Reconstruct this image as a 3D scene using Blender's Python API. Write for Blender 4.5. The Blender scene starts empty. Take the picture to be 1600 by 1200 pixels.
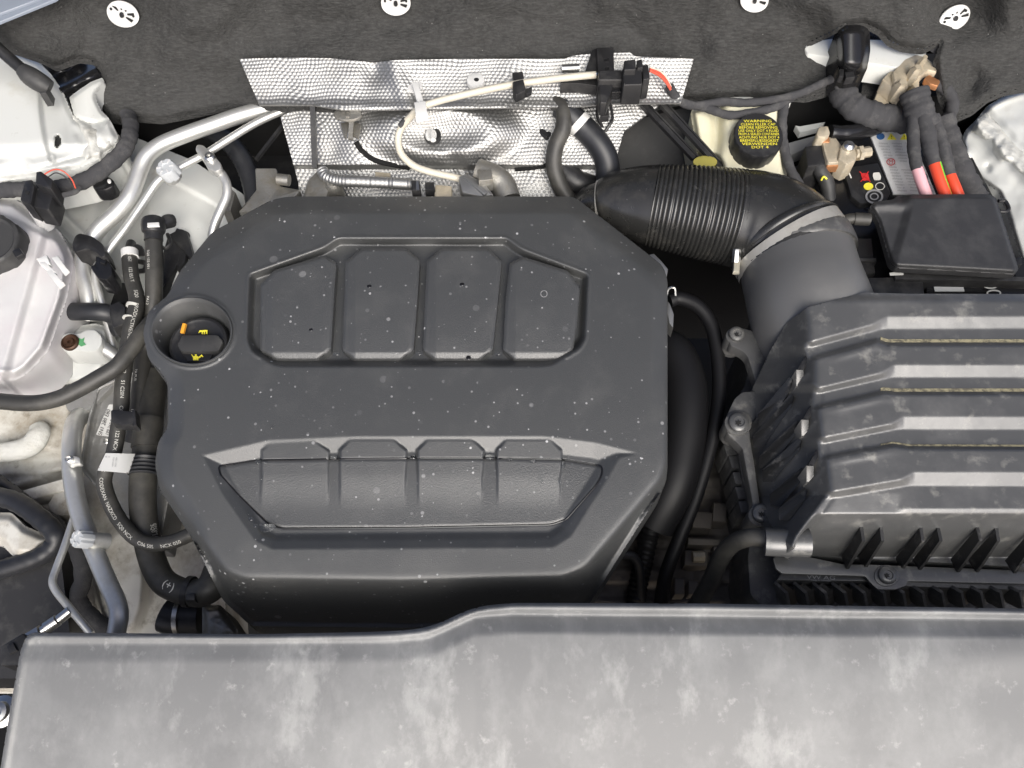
import bpy, math, random
import numpy as np
from mathutils import Vector, Matrix, Quaternion
random.seed(7); rng = np.random.default_rng(7)
C = bpy.context.scene.collection
SC = bpy.context.scene
R = math.radians

# ------------------------------------------------------------------ camera, sky, sun
PITCH = R(57); D0 = 0.873; FPX = 1164.0; TILT = math.tan(R(12))
CAM = np.array([0, -D0*math.cos(PITCH), D0*math.sin(PITCH)])
FW = np.array([0, math.cos(PITCH), -math.sin(PITCH)]); RT = np.array([1., 0, 0])
UP = np.array([0, math.sin(PITCH), math.cos(PITCH)])
cd = bpy.data.cameras.new('camera'); cam = bpy.data.objects.new('camera', cd); C.objects.link(cam)
cd.sensor_width = 36; cd.lens = FPX/1600*36; cd.clip_start = .01; cd.clip_end = 200
cam.location = CAM; cam.rotation_euler = (math.pi/2-PITCH, 0, 0)
SC.camera = cam
SUN_EL, SUN_AZ = R(36), R(167)          # azimuth clockwise from +Y: light comes from the open front of the car
w = bpy.data.worlds.new('World'); SC.world = w; w.use_nodes = True
nt = w.node_tree; sky = nt.nodes.new('ShaderNodeTexSky'); sky.sky_type = 'NISHITA'; sky.sun_disc = False
sky.sun_elevation = SUN_EL; sky.sun_rotation = SUN_AZ
sky.air_density = .28; sky.dust_density = 3.2; sky.ozone_density = .6
bg = nt.nodes['Background']; bg.inputs[1].default_value = .15
nt.links.new(sky.outputs[0], bg.inputs[0])
sl = bpy.data.lights.new('sun', 'SUN'); so = bpy.data.objects.new('sun', sl); C.objects.link(so)
sl.energy = 1.5; sl.angle = R(54); sl.color = (.96, 1, .95)
sd = Vector((math.sin(SUN_AZ)*math.cos(SUN_EL), math.cos(SUN_AZ)*math.cos(SUN_EL), math.sin(SUN_EL)))
so.rotation_euler = sd.to_track_quat('Z', 'Y').to_euler(); so.location = sd*5
SC.view_settings.view_transform = 'Standard'; SC.view_settings.look = 'None'; SC.view_settings.exposure = .6

# ------------------------------------------------------------------ geometry helpers
def PN(X, Y, H):
    """photo pixel -> point on the engine's tilted plane z = h + TILT*y"""
    X = np.asarray(X, float); Y = np.asarray(Y, float); H = np.asarray(H, float)
    a = (X-800)/FPX; b = (600-Y)/FPX
    dx = a; dy = FW[1]+b*UP[1]; dz = FW[2]+b*UP[2]
    t = (H+TILT*CAM[1]-CAM[2])/(dz-TILT*dy)
    return np.stack([t*dx, CAM[1]+t*dy, CAM[2]+t*dz], -1)
def P(px, py, h=0): return Vector(PN(px, py, h).tolist())
def PXM(px, py, h):                       # metres per photo pixel there
    p = PN(px, py, h); return float(np.dot(p-CAM, FW))/FPX
NRM = Vector((0, -math.sin(R(12)), math.cos(R(12))))

def ss(x, a, b):
    t = np.clip((x-a)/(b-a), 0, 1); return t*t*(3-2*t)
def lin(x, a, b): return np.clip((x-a)/(b-a), 0, 1)
def sdf(X, Y, poly):
    poly = np.asarray(poly, float); n = len(poly)
    best = np.full(X.shape, 1e18); bx = np.zeros_like(best); by = np.zeros_like(best)
    ins = np.zeros(X.shape, bool)
    for i in range(n):
        x0, y0 = poly[i]; x1, y1 = poly[(i+1) % n]
        ex, ey = x1-x0, y1-y0; L = ex*ex+ey*ey
        if L < 1e-12: continue
        t = np.clip(((X-x0)*ex+(Y-y0)*ey)/L, 0, 1)
        cx = x0+t*ex; cy = y0+t*ey; d = (X-cx)**2+(Y-cy)**2
        m = d < best; best = np.where(m, d, best); bx = np.where(m, cx, bx); by = np.where(m, cy, by)
        if y0 != y1:
            ins ^= ((y0 > Y) != (y1 > Y)) & (X < ex*(Y-y0)/(y1-y0)+x0)
    d = np.sqrt(best)
    return np.where(ins, -d, d), bx, by
def SD(X, Y, poly): return sdf(X, Y, poly)[0]
def fillet(poly, r, seg=5):
    out = []; n = len(poly)
    for i in range(n):
        p0 = Vector(poly[i-1][:2]); p = Vector(poly[i][:2]); p1 = Vector(poly[(i+1) % n][:2])
        rr = poly[i][2] if len(poly[i]) > 2 else r
        a = p0-p; b = p1-p; rr = min(rr, a.length*.45, b.length*.45)
        if rr < .3: out.append(tuple(p)); continue
        A = p+a.normalized()*rr; B = p+b.normalized()*rr
        for k in range(seg+1):
            t = k/seg; q = A*(1-t)**2+p*2*t*(1-t)+B*t*t; out.append((q.x, q.y))
    return out
def ell(cx, cy, rx, ry, n=40, rot=0):
    c, s = math.cos(R(rot)), math.sin(R(rot)); o = []
    for i in range(n):
        a = 2*math.pi*i/n; x, y = rx*math.cos(a), ry*math.sin(a); o.append((cx+x*c-y*s, cy+x*s+y*c))
    return o
def rect(cx, cy, w, h, rot=0):
    c, s = math.cos(R(rot)), math.sin(R(rot))
    return [(cx+x*c-y*s, cy+x*s+y*c) for x, y in ((-w/2, -h/2), (w/2, -h/2), (w/2, h/2), (-w/2, h/2))]
def vnoise(X, Y, scale, seed=0):
    r = np.random.default_rng(seed); G = r.random((64, 64))
    x = X/scale; y = Y/scale; xi = np.floor(x).astype(int); yi = np.floor(y).astype(int); fx = x-xi; fy = y-yi
    fx = fx*fx*(3-2*fx); fy = fy*fy*(3-2*fy); g = lambda a, b: G[a % 64, b % 64]
    return (g(xi, yi)*(1-fx)+g(xi+1, yi)*fx)*(1-fy)+(g(xi, yi+1)*(1-fx)+g(xi+1, yi+1)*fx)*fy-.5
def fbm(X, Y, s, seed=0): return vnoise(X, Y, s, seed)+.5*vnoise(X, Y, s/2, seed+1)+.25*vnoise(X, Y, s/4, seed+2)
def poly_at(x, pts):
    return np.interp(x, [p[0] for p in pts], [p[1] for p in pts])
def catmull(pts, sub):
    pts = [np.asarray(p, float) for p in pts]
    if len(pts) == 2: return [pts[0]*(1-t)+pts[1]*t for t in np.linspace(0, 1, sub+1)]
    q = [2*pts[0]-pts[1]]+pts+[2*pts[-1]-pts[-2]]; out = []
    for i in range(1, len(q)-2):
        p0, p1, p2, p3 = q[i-1:i+3]
        for k in range(sub):
            t = k/sub
            out.append(.5*((2*p1)+(-p0+p2)*t+(2*p0-5*p1+4*p2-p3)*t*t+(-p0+3*p1-3*p2+p3)*t**3))
    out.append(pts[-1]); return out

class MB:
    def __init__(s): s.v = []; s.f = []; s.sharp = 40
    def add(s, v, f):
        o = len(s.v); s.v += [tuple(map(float, p)) for p in v]; s.f += [tuple(int(i)+o for i in q) for q in f]; return s
    def rings(s, rings, closed=True, cap0=True, cap1=True):
        n = len(rings[0]); v = [p for r in rings for p in r]; f = []
        for k in range(len(rings)-1):
            for i in range(n if closed else n-1):
                j = (i+1) % n; f.append((k*n+i, k*n+j, (k+1)*n+j, (k+1)*n+i))
        if cap0: f.append(tuple(range(n))[::-1])
        if cap1: f.append(tuple(range((len(rings)-1)*n, len(rings)*n)))
        return s.add(v, f)
    def prism(s, out, h, depth, bev=1.5, draft=0, hmap=None):
        """outline in photo pixels at height h, walls straight down by depth metres"""
        o = np.array([p[:2] for p in out], float)
        area = np.sum(o[:, 0]*np.roll(o[:, 1], -1)-np.roll(o[:, 0], -1)*o[:, 1])
        if area > 0: o = o[::-1]
        H = np.array([h if hmap is None else hmap(x, y) for x, y in o])
        W = PN(o[:, 0], o[:, 1], H)
        e = np.roll(o, -1, 0)-o; e /= np.linalg.norm(e, axis=1)[:, None]+1e-9
        nn = np.stack([-e[:, 1], e[:, 0]], 1); m = nn+np.roll(nn, 1, 0); m /= (np.sum(m*nn, 1))[:, None]+1e-6
        m = np.clip(m, -2.5, 2.5)
        sc = PXM(o[:, 0].mean(), o[:, 1].mean(), h); bm = bev*sc
        mw = np.stack([m[:, 0], -m[:, 1], 0*m[:, 0]], 1)*sc
        # m points outward or inward: test
        ctr = W.mean(0)
        sgn = -1 if np.sum((W-ctr)*mw) > 0 else 1
        mw *= sgn
        low = W.copy(); low[:, 2] -= depth; low -= mw*draft
        r = [low]
        if bev > 0:
            a = W.copy(); a[:, 2] -= bm; r.append(a)
            b = W+mw*bev*.3; b[:, 2] -= bm*.3; r.append(b)
            r.append(W+mw*bev)
        else: r.append(W)
        return s.rings([list(map(tuple, x)) for x in r], cap0=False)
    def tube(s, pts, r, seg=14, sub=7, prof=None, caps=True, flat=1.0):
        wp = []
        for p in pts:
            rr = (p[3] if len(p) > 3 else r)*PXM(*p[:3]); q = P(*p[:3]); wp.append((q.x, q.y, q.z, rr))
        sm = catmull(wp, sub); path = [Vector(p[:3].tolist()) for p in sm]; rad = [max(float(p[3]), 1e-4) for p in sm]
        return s.wtube(path, rad, seg, prof, caps, flat)
    def wtube(s, path, rad, seg=14, prof=None, caps=True, flat=1.0):
        n = len(path); acc = [0.]
        for i in range(1, n): acc.append(acc[-1]+(path[i]-path[i-1]).length)
        tang = [(path[min(i+1, n-1)]-path[max(i-1, 0)]).normalized() for i in range(n)]
        cw = Vector(CAM.tolist()); nrm = None; rings = []
        frames = []
        for i in range(n):
            t = tang[i]
            v = (cw-path[i]); v = v-t*v.dot(t)
            nrm = v.normalized() if (nrm is None) else (nrm-t*nrm.dot(t)).normalized()
            b = t.cross(nrm); rr = rad[i]*(prof(acc[i], acc[-1]) if prof else 1); frames.append((path[i], t, nrm, b, rr))
            rings.append([path[i]+(nrm*math.cos(a)*flat+b*math.sin(a))*rr for a in [2*math.pi*k/seg for k in range(seg)]])
        s.rings(rings, cap0=caps, cap1=caps); s.frames = frames; s.acc = acc
        return s
    def lathe(s, c, prof, axis=None, seg=32, unit=None):
        """c=(px,py,h); prof=[(r_px, height_m)]"""
        ax = (axis or NRM).normalized(); o = P(*c); u = unit or PXM(*c)
        x = ax.orthogonal().normalized(); y = ax.cross(x); rings = []
        for r, z in prof:
            rings.append([o+ax*z+(x*math.cos(a)+y*math.sin(a))*r*u for a in [2*math.pi*k/seg for k in range(seg)]])
        return s.rings(rings)
    def obox(s, a, b, wpx, th, up=None, bev=.0):
        """bar from a to b (px,py,h) of width wpx pixels and thickness th metres"""
        A, B = P(*a), P(*b); t = (B-A).normalized(); u = up or NRM; sd_ = t.cross(u).normalized(); u = sd_.cross(t).normalized()
        w2 = wpx*PXM(*a)/2; h2 = th/2; v = []
        for p in (A, B):
            for sx, sz in ((-1, -1), (1, -1), (1, 1), (-1, 1)): v.append(p+sd_*sx*w2+u*sz*h2)
        return s.add(v, [(0, 1, 2, 3)[::-1], (4, 5, 6, 7), (0, 1, 5, 4), (1, 2, 6, 5), (2, 3, 7, 6), (3, 0, 4, 7)])
    def plate(s, pts, th=.0025, dirv=(1, 0, 0)):
        """planar-ish polygon of (px,py,h) points given a thickness along dirv"""
        a = [P(*p) for p in pts]; d = Vector(dirv)*th; return s.rings([a, [p+d for p in a]])

def hfield(out, hf, step=3., skirt=.01, holes=(), mb=None):
    out = [p[:2] for p in out]; a = np.array(out)
    xs = np.arange(a[:, 0].min()-step*.5, a[:, 0].max()+step, step); ys = np.arange(a[:, 1].min()-step*.5, a[:, 1].max()+step, step)
    X, Y = np.meshgrid(xs, ys); D, bx, by = sdf(X, Y, out)
    for h in holes:
        d2, x2, y2 = sdf(X, Y, h); d2 = -d2; m = d2 > D; D = np.where(m, d2, D); bx = np.where(m, x2, bx); by = np.where(m, y2, by)
    ok = D < step*.72
    pr = D > 0; near = (D > -step*.28)
    X = np.where(pr | near, bx, X); Y = np.where(pr | near, by, Y); Dc = np.where(pr | near, 0, D)
    cen = (D[:-1, :-1]+D[1:, :-1]+D[:-1, 1:]+D[1:, 1:])/4
    cell = ok[:-1, :-1] & ok[1:, :-1] & ok[:-1, 1:] & ok[1:, 1:] & (cen < step*.2)
    H = hf(X, Y, Dc)
    W = PN(X, Y, H); ny, nx = X.shape; idx = np.arange(ny*nx).reshape(ny, nx)
    q = np.stack([idx[:-1, :-1], idx[1:, :-1], idx[1:, 1:], idx[:-1, 1:]], -1)[cell]
    used = np.unique(q); rm = np.full(ny*nx, -1); rm[used] = np.arange(len(used)); q = rm[q]; V = W.reshape(-1, 3)[used]
    m = mb or MB(); faces = [tuple(r) for r in q.tolist()]; verts = V.tolist()
    if skirt:
        N = len(verts); ring = []
        for i in range(len(a)):
            p, p2 = a[i], a[(i+1) % len(a)]; n_ = max(1, int(round(np.linalg.norm(p2-p)/(step*1.5))))
            ring += [p+(p2-p)*t/n_ for t in range(n_)]
        ring = np.array(ring); k = len(ring); z0 = np.zeros(k)
        top = PN(ring[:, 0], ring[:, 1], hf(ring[:, 0].copy(), ring[:, 1].copy(), z0)); low = top.copy(); low[:, 2] -= skirt
        verts += top.tolist()+low.tolist()
        for i in range(k): j = (i+1) % k; faces.append((N+j, N+i, N+k+i, N+k+j))
    m.add(verts, faces); m.sharp = 0
    return m

# ------------------------------------------------------------------ objects
def mesh_of(mb, name, mat, base):
    me = bpy.data.meshes.new(name); b = np.array(base)
    me.from_pydata((np.array(mb.v)-b).tolist(), [], mb.f); me.validate()
    me.polygons.foreach_set('use_smooth', [True]*len(me.polygons))
    if mb.sharp: me.set_sharp_from_angle(angle=R(mb.sharp))
    me.materials.append(mat); me.update(); return me
def tag(o, label, cat=None, group=None, kind=None):
    if label: o['label'] = label
    if cat: o['category'] = cat
    if group: o['group'] = group
    if kind: o['kind'] = kind
    return o
class Thing:
    def __init__(s, name, label, cat, at, group=None, kind=None):
        s.o = bpy.data.objects.new(name, None); C.objects.link(s.o); s.o.empty_display_size = .02
        s.base = P(*at); s.o.location = s.base; tag(s.o, label, cat, group, kind)
    def part(s, name, mb, mat, parent=None, label=None, kind=None):
        o = bpy.data.objects.new(name, mesh_of(mb, name, mat, s.base)); C.objects.link(o); o.parent = parent or s.o
        return tag(o, label, kind=kind)
def single(name, mb, mat, label, cat, group=None, kind=None):
    v = np.array(mb.v); base = np.array([v[:, 0].mean(), v[:, 1].mean(), v[:, 2].min()])
    o = bpy.data.objects.new(name, mesh_of(mb, name, mat, base)); C.objects.link(o); o.location = base
    return tag(o, label, cat, group, kind)

_txt = {}
def text_mesh(s):
    if s not in _txt:
        cu = bpy.data.curves.new('lettering', 'FONT'); cu.body = s; cu.size = 1; cu.align_x = 'CENTER'; cu.align_y = 'CENTER'; cu.resolution_u = 2
        ob = bpy.data.objects.new('lettering', cu); C.objects.link(ob); bpy.context.view_layer.update()
        me = bpy.data.meshes.new_from_object(ob.evaluated_get(bpy.context.evaluated_depsgraph_get()))
        v = np.array([tuple(x.co) for x in me.vertices]).reshape(-1, 3); f = [tuple(p.vertices) for p in me.polygons]
        _txt[s] = (v, f); bpy.data.objects.remove(ob); bpy.data.curves.remove(cu); bpy.data.meshes.remove(me)
    return _txt[s]
def flat_text(mb, s, px, py, h, size, rot=0, sx=1, lift=.0006, hmap=None, shear=0):
    v, f = text_mesh(s)
    if not len(v): return mb
    x = (v[:, 0]*sx+shear*v[:, 1])*size; y = -v[:, 1]*size; c, q = math.cos(R(rot)), math.sin(R(rot))
    X = px+x*c-y*q; Y = py+x*q+y*c
    H = (hmap(X, Y) if hmap else np.full_like(X, h))+lift
    return mb.add(PN(X, Y, H), f)
def hose_text(mb, tube, s, at, size, ang=0, flip=False):
    """wrap lettering round a tube; at = fraction of length, size metres"""
    v, f = text_mesh(s); acc = np.array(tube.acc); fr = tube.frames; out = []
    for x, y, z in v:
        if flip: x, y = -x, -y
        sl_ = np.clip(at*acc[-1]+x*size, 0, acc[-1]-1e-6); i = int(np.searchsorted(acc, sl_, 'right')-1); i = min(max(i, 0), len(fr)-2)
        t = (sl_-acc[i])/(acc[i+1]-acc[i]+1e-9); A, B = fr[i], fr[i+1]
        c = A[0].lerp(B[0], t); n = A[2].lerp(B[2], t).normalized(); b = A[3].lerp(B[3], t).normalized(); r = (A[4]*(1-t)+B[4]*t)*1.015+.0003
        view = Vector(CAM.tolist())-c; vn = view.dot(n); vb = view.dot(b); a0 = math.atan2(vb, vn)
        a = a0+R(ang)-y*size/r
        out.append(c+(n*math.cos(a)+b*math.sin(a))*r)
    return mb.add(out, f)

# ------------------------------------------------------------------ materials
def mat(name, col, rough=.5, spec=.5, metal=0, bump=None, dirt=None, specks=None, vary=.0, coat=0, trans=0, rvar=.0, aniso=None, sss=0, stain=None, emis=None):
    m = bpy.data.materials.new(name); m.use_nodes = True; n = m.node_tree.nodes; l = m.node_tree.links
    b = n['Principled BSDF']; b.inputs['Roughness'].default_value = rough; b.inputs['Metallic'].default_value = metal
    b.inputs['Specular IOR Level'].default_value = spec; b.inputs['Coat Weight'].default_value = coat; b.inputs['Coat Roughness'].default_value = .15
    b.inputs['Transmission Weight'].default_value = trans
    if sss: b.inputs['Subsurface Weight'].default_value = sss; b.inputs['Subsurface Radius'].default_value = (.02, .02, .02)
    tc = n.new('ShaderNodeTexCoord'); geo = n.new('ShaderNodeNewGeometry')
    def noise(scale, detail=5, rough_=.6, stretch=None):
        t = n.new('ShaderNodeTexNoise'); t.inputs['Scale'].default_value = scale; t.inputs['Detail'].default_value = detail; t.inputs['Roughness'].default_value = rough_
        if stretch:
            mp = n.new('ShaderNodeMapping'); mp.inputs['Scale'].default_value = stretch[:3]
            if len(stretch) > 3: mp.inputs['Rotation'].default_value = (0, 0, R(stretch[3]))
            l.new(geo.outputs['Position'], mp.inputs[0]); l.new(mp.outputs[0], t.inputs[0])
        else: l.new(geo.outputs['Position'], t.inputs[0])
        return t.outputs['Fac']
    def ramp(fac, lo, hi, a=0., b_=1.):
        r = n.new('ShaderNodeMapRange'); r.inputs[1].default_value = lo; r.inputs[2].default_value = hi; r.inputs[3].default_value = a; r.inputs[4].default_value = b_
        l.new(fac, r.inputs[0]); return r.outputs[0]
    def mix(fac, A, B):
        x = n.new('ShaderNodeMix'); x.data_type = 'RGBA'; l.new(fac, x.inputs[0])
        for s_, v in ((6, A), (7, B)):
            if isinstance(v, tuple): x.inputs[s_].default_value = (*v, 1)
            else: l.new(v, x.inputs[s_])
        return x.outputs[2]
    cur = tuple(col)
    if vary:
        cur = mix(ramp(noise(22, 4), .3, .7), tuple(c*(1-vary) for c in col), tuple(min(1, c*(1+vary)) for c in col))
    for dd in ([dirt] if isinstance(dirt, tuple) else dirt or []):
        dcol, sc_, lo, hi, amt = dd[:5]; st = dd[5] if len(dd) > 5 else None
        fac = ramp(noise(sc_, 8, .68, st), lo, hi, 0, amt); cur = mix(fac, cur, dcol)
        if rough < .6:
            rr = ramp(fac, 0, 1, rough, .75); l.new(rr, b.inputs['Roughness'])
    for sp in (specks or []):
        sc_, size, scol, amt = sp
        v = n.new('ShaderNodeTexVoronoi'); v.inputs['Scale'].default_value = sc_; l.new(geo.outputs['Position'], v.inputs[0])
        sep = n.new('ShaderNodeSeparateColor'); l.new(v.outputs['Color'], sep.inputs[0])
        pw = n.new('ShaderNodeMath'); pw.operation = 'POWER'; l.new(sep.outputs[0], pw.inputs[0]); pw.inputs[1].default_value = 4
        sz = n.new('ShaderNodeMath'); sz.operation = 'MULTIPLY'; l.new(pw.outputs[0], sz.inputs[0]); sz.inputs[1].default_value = size
        df = n.new('ShaderNodeMath'); df.operation = 'SUBTRACT'; l.new(sz.outputs[0], df.inputs[0]); l.new(v.outputs['Distance'], df.inputs[1])
        fac = ramp(df.outputs[0], 0, .05, 0, 1)
        a2 = n.new('ShaderNodeMath'); a2.operation = 'MULTIPLY'; l.new(fac, a2.inputs[0])
        a3 = n.new('ShaderNodeMath'); a3.operation = 'MULTIPLY'; l.new(ramp(sep.outputs[1], 0, 1, .1*amt, amt), a3.inputs[0]); l.new(ramp(noise(8, 3), .38, .62, .12, 1), a3.inputs[1]); l.new(a3.outputs[0], a2.inputs[1]); cur = mix(a2.outputs[0], cur, scol)
    if isinstance(cur, tuple): b.inputs['Base Color'].default_value = (*cur, 1)
    else: l.new(cur, b.inputs['Base Color'])
    if rvar and not dirt:
        l.new(ramp(noise(35, 6), .3, .7, max(.03, rough-rvar), rough+rvar), b.inputs['Roughness'])
    prev = None
    for bs in ([bump] if isinstance(bump, tuple) else bump or []):
        bn = n.new('ShaderNodeBump'); bn.inputs['Strength'].default_value = bs[1]; bn.inputs['Distance'].default_value = bs[2] if len(bs) > 2 else .001
        l.new(noise(bs[0], 3, .6, bs[3] if len(bs) > 3 else None), bn.inputs['Height'])
        if prev: l.new(prev, bn.inputs['Normal'])
        prev = bn.outputs[0]
    if prev: l.new(prev, b.inputs['Normal'])
    return m
DUST = (.36, .35, .32); TAN = (.30, .26, .17)
M = dict(
 beige2=mat('cream_zinc', (.50, .47, .38), .45, .5, .3),
 cover=mat('cover_plastic', (.052, .0535, .053), .42, 1.0, bump=[(800, .55, .0005)], dirt=(DUST, 16, .5, .85, .10), specks=[(40, .24, (.34, .34, .34), .5), (75, .22, (.5, .5, .5), .7), (150, .30, (.62, .62, .62), .9)]),
 pad=mat('pad_plastic', (.06, .0615, .061), .37, 1.0, bump=[(700, .75, .0006)], dirt=(DUST, 16, .5, .85, .10), specks=[(46, .24, (.34, .34, .34), .5), (80, .22, (.5, .5, .5), .7), (160, .28, (.6, .6, .6), .8)]),
 panel=mat('dusty_panel_plastic', (.16, .163, .163), .5, .6, bump=[(900, .25, .0004), (14, .2, .002)], dirt=[((.32, .325, .32), 6, .44, .72, .6, (1, .7, 1)), ((.44, .445, .43), 10, .54, .63, .36, (1.3, .7, 1)), ((.30, .30, .295), 30, .5, .68, .3, (1.3, .7, 1)), ((.5, .5, .48), 60, .60, .75, .5), ((.05, .05, .05), 12, .6, .8, .35)]),
 airbox=mat('airbox_plastic', (.078, .079, .078), .30, 1.0, bump=[(900, .3, .0004)], dirt=[((.20, .198, .19), 14, .46, .75, .5), ((.36, .35, .31), 45, .56, .74, .5)]),
 airside=mat('airbox_side_plastic', (.075, .075, .073), .42, .7, bump=[(600, .3, .0005)], dirt=[(DUST, 55, .52, .7, .35), (TAN, 30, .6, .75, .5)]),
 black=mat('black_plastic', (.018, .018, .019), .4, .5, bump=[(700, .2, .0004)], dirt=(DUST, 30, .5, .8, .15)),
 blackrough=mat('black_rough', (.042, .042, .042), .5, .4, dirt=(DUST, 30, .5, .8, .12)),
 gloss=mat('gloss_black', (.012, .012, .013), .22, .6, rvar=.05),
 deep=mat('dark_deep', (.012, .012, .012), .8, .2),
 rubber=mat('hose_rubber', (.035, .034, .031), .5, .55, bump=[(260, .3, .0005)], dirt=((.2, .19, .16), 22, .45, .8, .35)),
 rubberdark=mat('dark_rubber', (.018, .019, .022), .42, .5, dirt=((.14, .14, .14), 22, .5, .8, .2)),
 intake=mat('intake_rubber', (.022, .022, .021), .27, .75, bump=[(400, .12, .0004)], dirt=[((.16, .15, .13), 18, .52, .78, .3), (DUST, 70, .62, .78, .25)]),
 felt=mat('felt_fibre', (.038, .038, .037), .95, .15, bump=[(420, 1., .002, (.30, 1, .9, -32)), (160, .6, .003)], dirt=[((.11, .11, .107), 420, .44, .72, .5, (.22, 1, .9, -32)), ((.07, .07, .068), 300, .45, .7, .35, (1, .3, .5, 20)), ((.075, .075, .073), 9, .42, .75, .5)], specks=[(150, .16, (.45, .44, .42), .5)]),
 loom=mat('cloth_tape', (.055, .055, .058), .85, .25, bump=[(800, .5, .0008), (120, .4, .002)], dirt=(DUST, 40, .5, .8, .25)),
 foil=mat('embossed_foil', (.41, .41, .40), .50, .5, .95, bump=[(60, .15, .002)], dirt=((.42, .40, .36), 14, .5, .8, .45)),
 alu=mat('bare_aluminium', (.70, .70, .67), .36, .5, .72, bump=[(300, .12, .0005)], dirt=((.36, .35, .31), 25, .48, .75, .55)),
 cast=mat('cast_metal', (.34, .33, .30), .5, .5, .8, bump=[(300, .5, .001)], dirt=((.2, .17, .11), 30, .45, .7, .6)),
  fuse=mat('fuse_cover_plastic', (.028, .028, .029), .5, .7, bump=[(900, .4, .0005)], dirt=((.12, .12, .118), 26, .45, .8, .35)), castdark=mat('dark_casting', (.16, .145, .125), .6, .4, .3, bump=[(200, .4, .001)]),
 band=mat('grey_band', (.40, .39, .36), .42, .5, .3, dirt=((.2, .19, .16), 40, .5, .75, .5)), rubberdeep=mat('shaded_rubber', (.008, .008, .009), .5, .3),  # rubberdeep: hose rubber with the shade of the gap put into its colour
 rib=mat('shaded_rib_plastic', (.022, .022, .022), .38, .6, bump=[(600, .2, .0004)], dirt=(DUST, 70, .56, .75, .3)),  # airbox plastic again, its dark reflections put into a blacker colour
 steel=mat('zinc_steel', (.62, .62, .60), .3, .5, 1, dirt=((.3, .28, .24), 80, .5, .75, .4)),
 paint=mat('white_paint', (.62, .63, .60), .30, .5, coat=.3, bump=[(25, .12, .002)], dirt=[((.42, .38, .29), 16, .56, .8, .55), ((.25, .22, .16), 70, .64, .76, .5)]),
 paintdirty=mat('dirty_white_paint', (.62, .61, .56), .45, .45, bump=[(25, .15, .002), (220, .2, .0008)], dirt=[((.20, .15, .085), 9, .45, .66, .85), ((.12, .095, .06), 40, .55, .72, .7)]),
 sealer=mat('seam_sealer', (.58, .58, .54), .55, .4, bump=[(90, .7, .003), (260, .4, .001)], dirt=((.4, .37, .29), 30, .5, .75, .5)),
 tank=mat('milky_tank', (.58, .575, .57), .3, .5, sss=.25, dirt=((.50, .435, .455), 9, .42, .7, .55)),
 cream=mat('cream_tank', (.72, .69, .52), .35, .5, sss=.2, dirt=((.55, .50, .30), 14, .5, .8, .45)),
 fluid=mat('yellow_fluid', (.45, .40, .10), .25, .5),
 white=mat('white_plastic', (.70, .70, .68), .45, .5, dirt=((.45, .43, .38), 40, .5, .8, .3)),
 cable=mat('cable_jacket', (.62, .58, .48), .5, .4, dirt=((.4, .36, .27), 40, .5, .8, .3)),
 beige=mat('corroded_clamp', (.55, .48, .36), .45, .5, .35, bump=[(180, .5, .001)], dirt=[((.30, .26, .18), 60, .45, .7, .7), ((.62, .60, .52), 120, .55, .7, .6)]),
 copper=mat('copper_lug', (.55, .26, .12), .4, .5, .7),
 ink=mat('white_ink', (.62, .61, .56), .6, .3), yellow=mat('yellow_ink', (.85, .76, .06), .5, .4),
 greyink=mat('grey_ink', (.30, .30, .30), .6, .3), blackink=mat('black_ink', (.02, .02, .02), .6, .3),
 paper=mat('label_paper', (.66, .66, .63), .5, .4), neck=mat('lit_neck_plastic', (.115, .115, .113), .42, .8, bump=[(900, .2, .0004)], dirt=[((.2, .195, .18), 16, .5, .8, .3)]), silverlabel=mat('silver_label', (.66, .66, .65), .4, .5, dirt=((.4, .39, .37), 60, .5, .8, .4)),  # neck: airbox plastic coloured paler to stand in for light missing there
 red=mat('red_sleeve', (.72, .075, .03), .4, .5), green=mat('green_stripe', (.15, .55, .05), .4, .5), pink=mat('pink_sleeve', (.75, .42, .45), .4, .5),
 redink=mat('red_ink', (.55, .03, .03), .5, .4), blueink=mat('blue_ink', (.04, .12, .30), .5, .4), orange=mat('orange_plastic', (.75, .33, .03), .4, .5),
 wire=mat('red_wire', (.60, .10, .06), .4, .5), rust=mat('rusty_screw', (.07, .035, .02), .5, .5, .5), greenpaint=mat('green_mark', (.10, .32, .14), .5, .4),
 trim=mat('blue_grey_trim', (.22, .25, .30), .35, .6), mount=mat('mount_casting', (.30, .30, .29), .5, .5, .5, bump=[(350, .5, .001)], dirt=((.2, .19, .16), 30, .45, .7, .5)),
 dirtline=mat('settled_dust', (.40, .36, .23), .9, .2, bump=[(500, .8, .001)], dirt=((.12, .11, .09), 160, .45, .6, .8)),
 water=mat('water', (.9, .92, .92), .03, .5, trans=1),
)

# ================================================================== SETTING
def flat(v): return lambda X, Y, D: np.full(X.shape, v)
m = MB(); m.add([(-1.6, -1.6, -.62), (1.6, -1.6, -.62), (1.6, 1.6, -.62), (-1.6, 1.6, -.62)], [(0, 1, 2, 3)])
m.prism([(-700, 150), (2300, 150), (2300, 130), (-700, 130)], -.06, .6, 0)     # bulkhead behind everything
single('engine_bay_floor', m, M['deep'], None, None, kind='structure')

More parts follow.
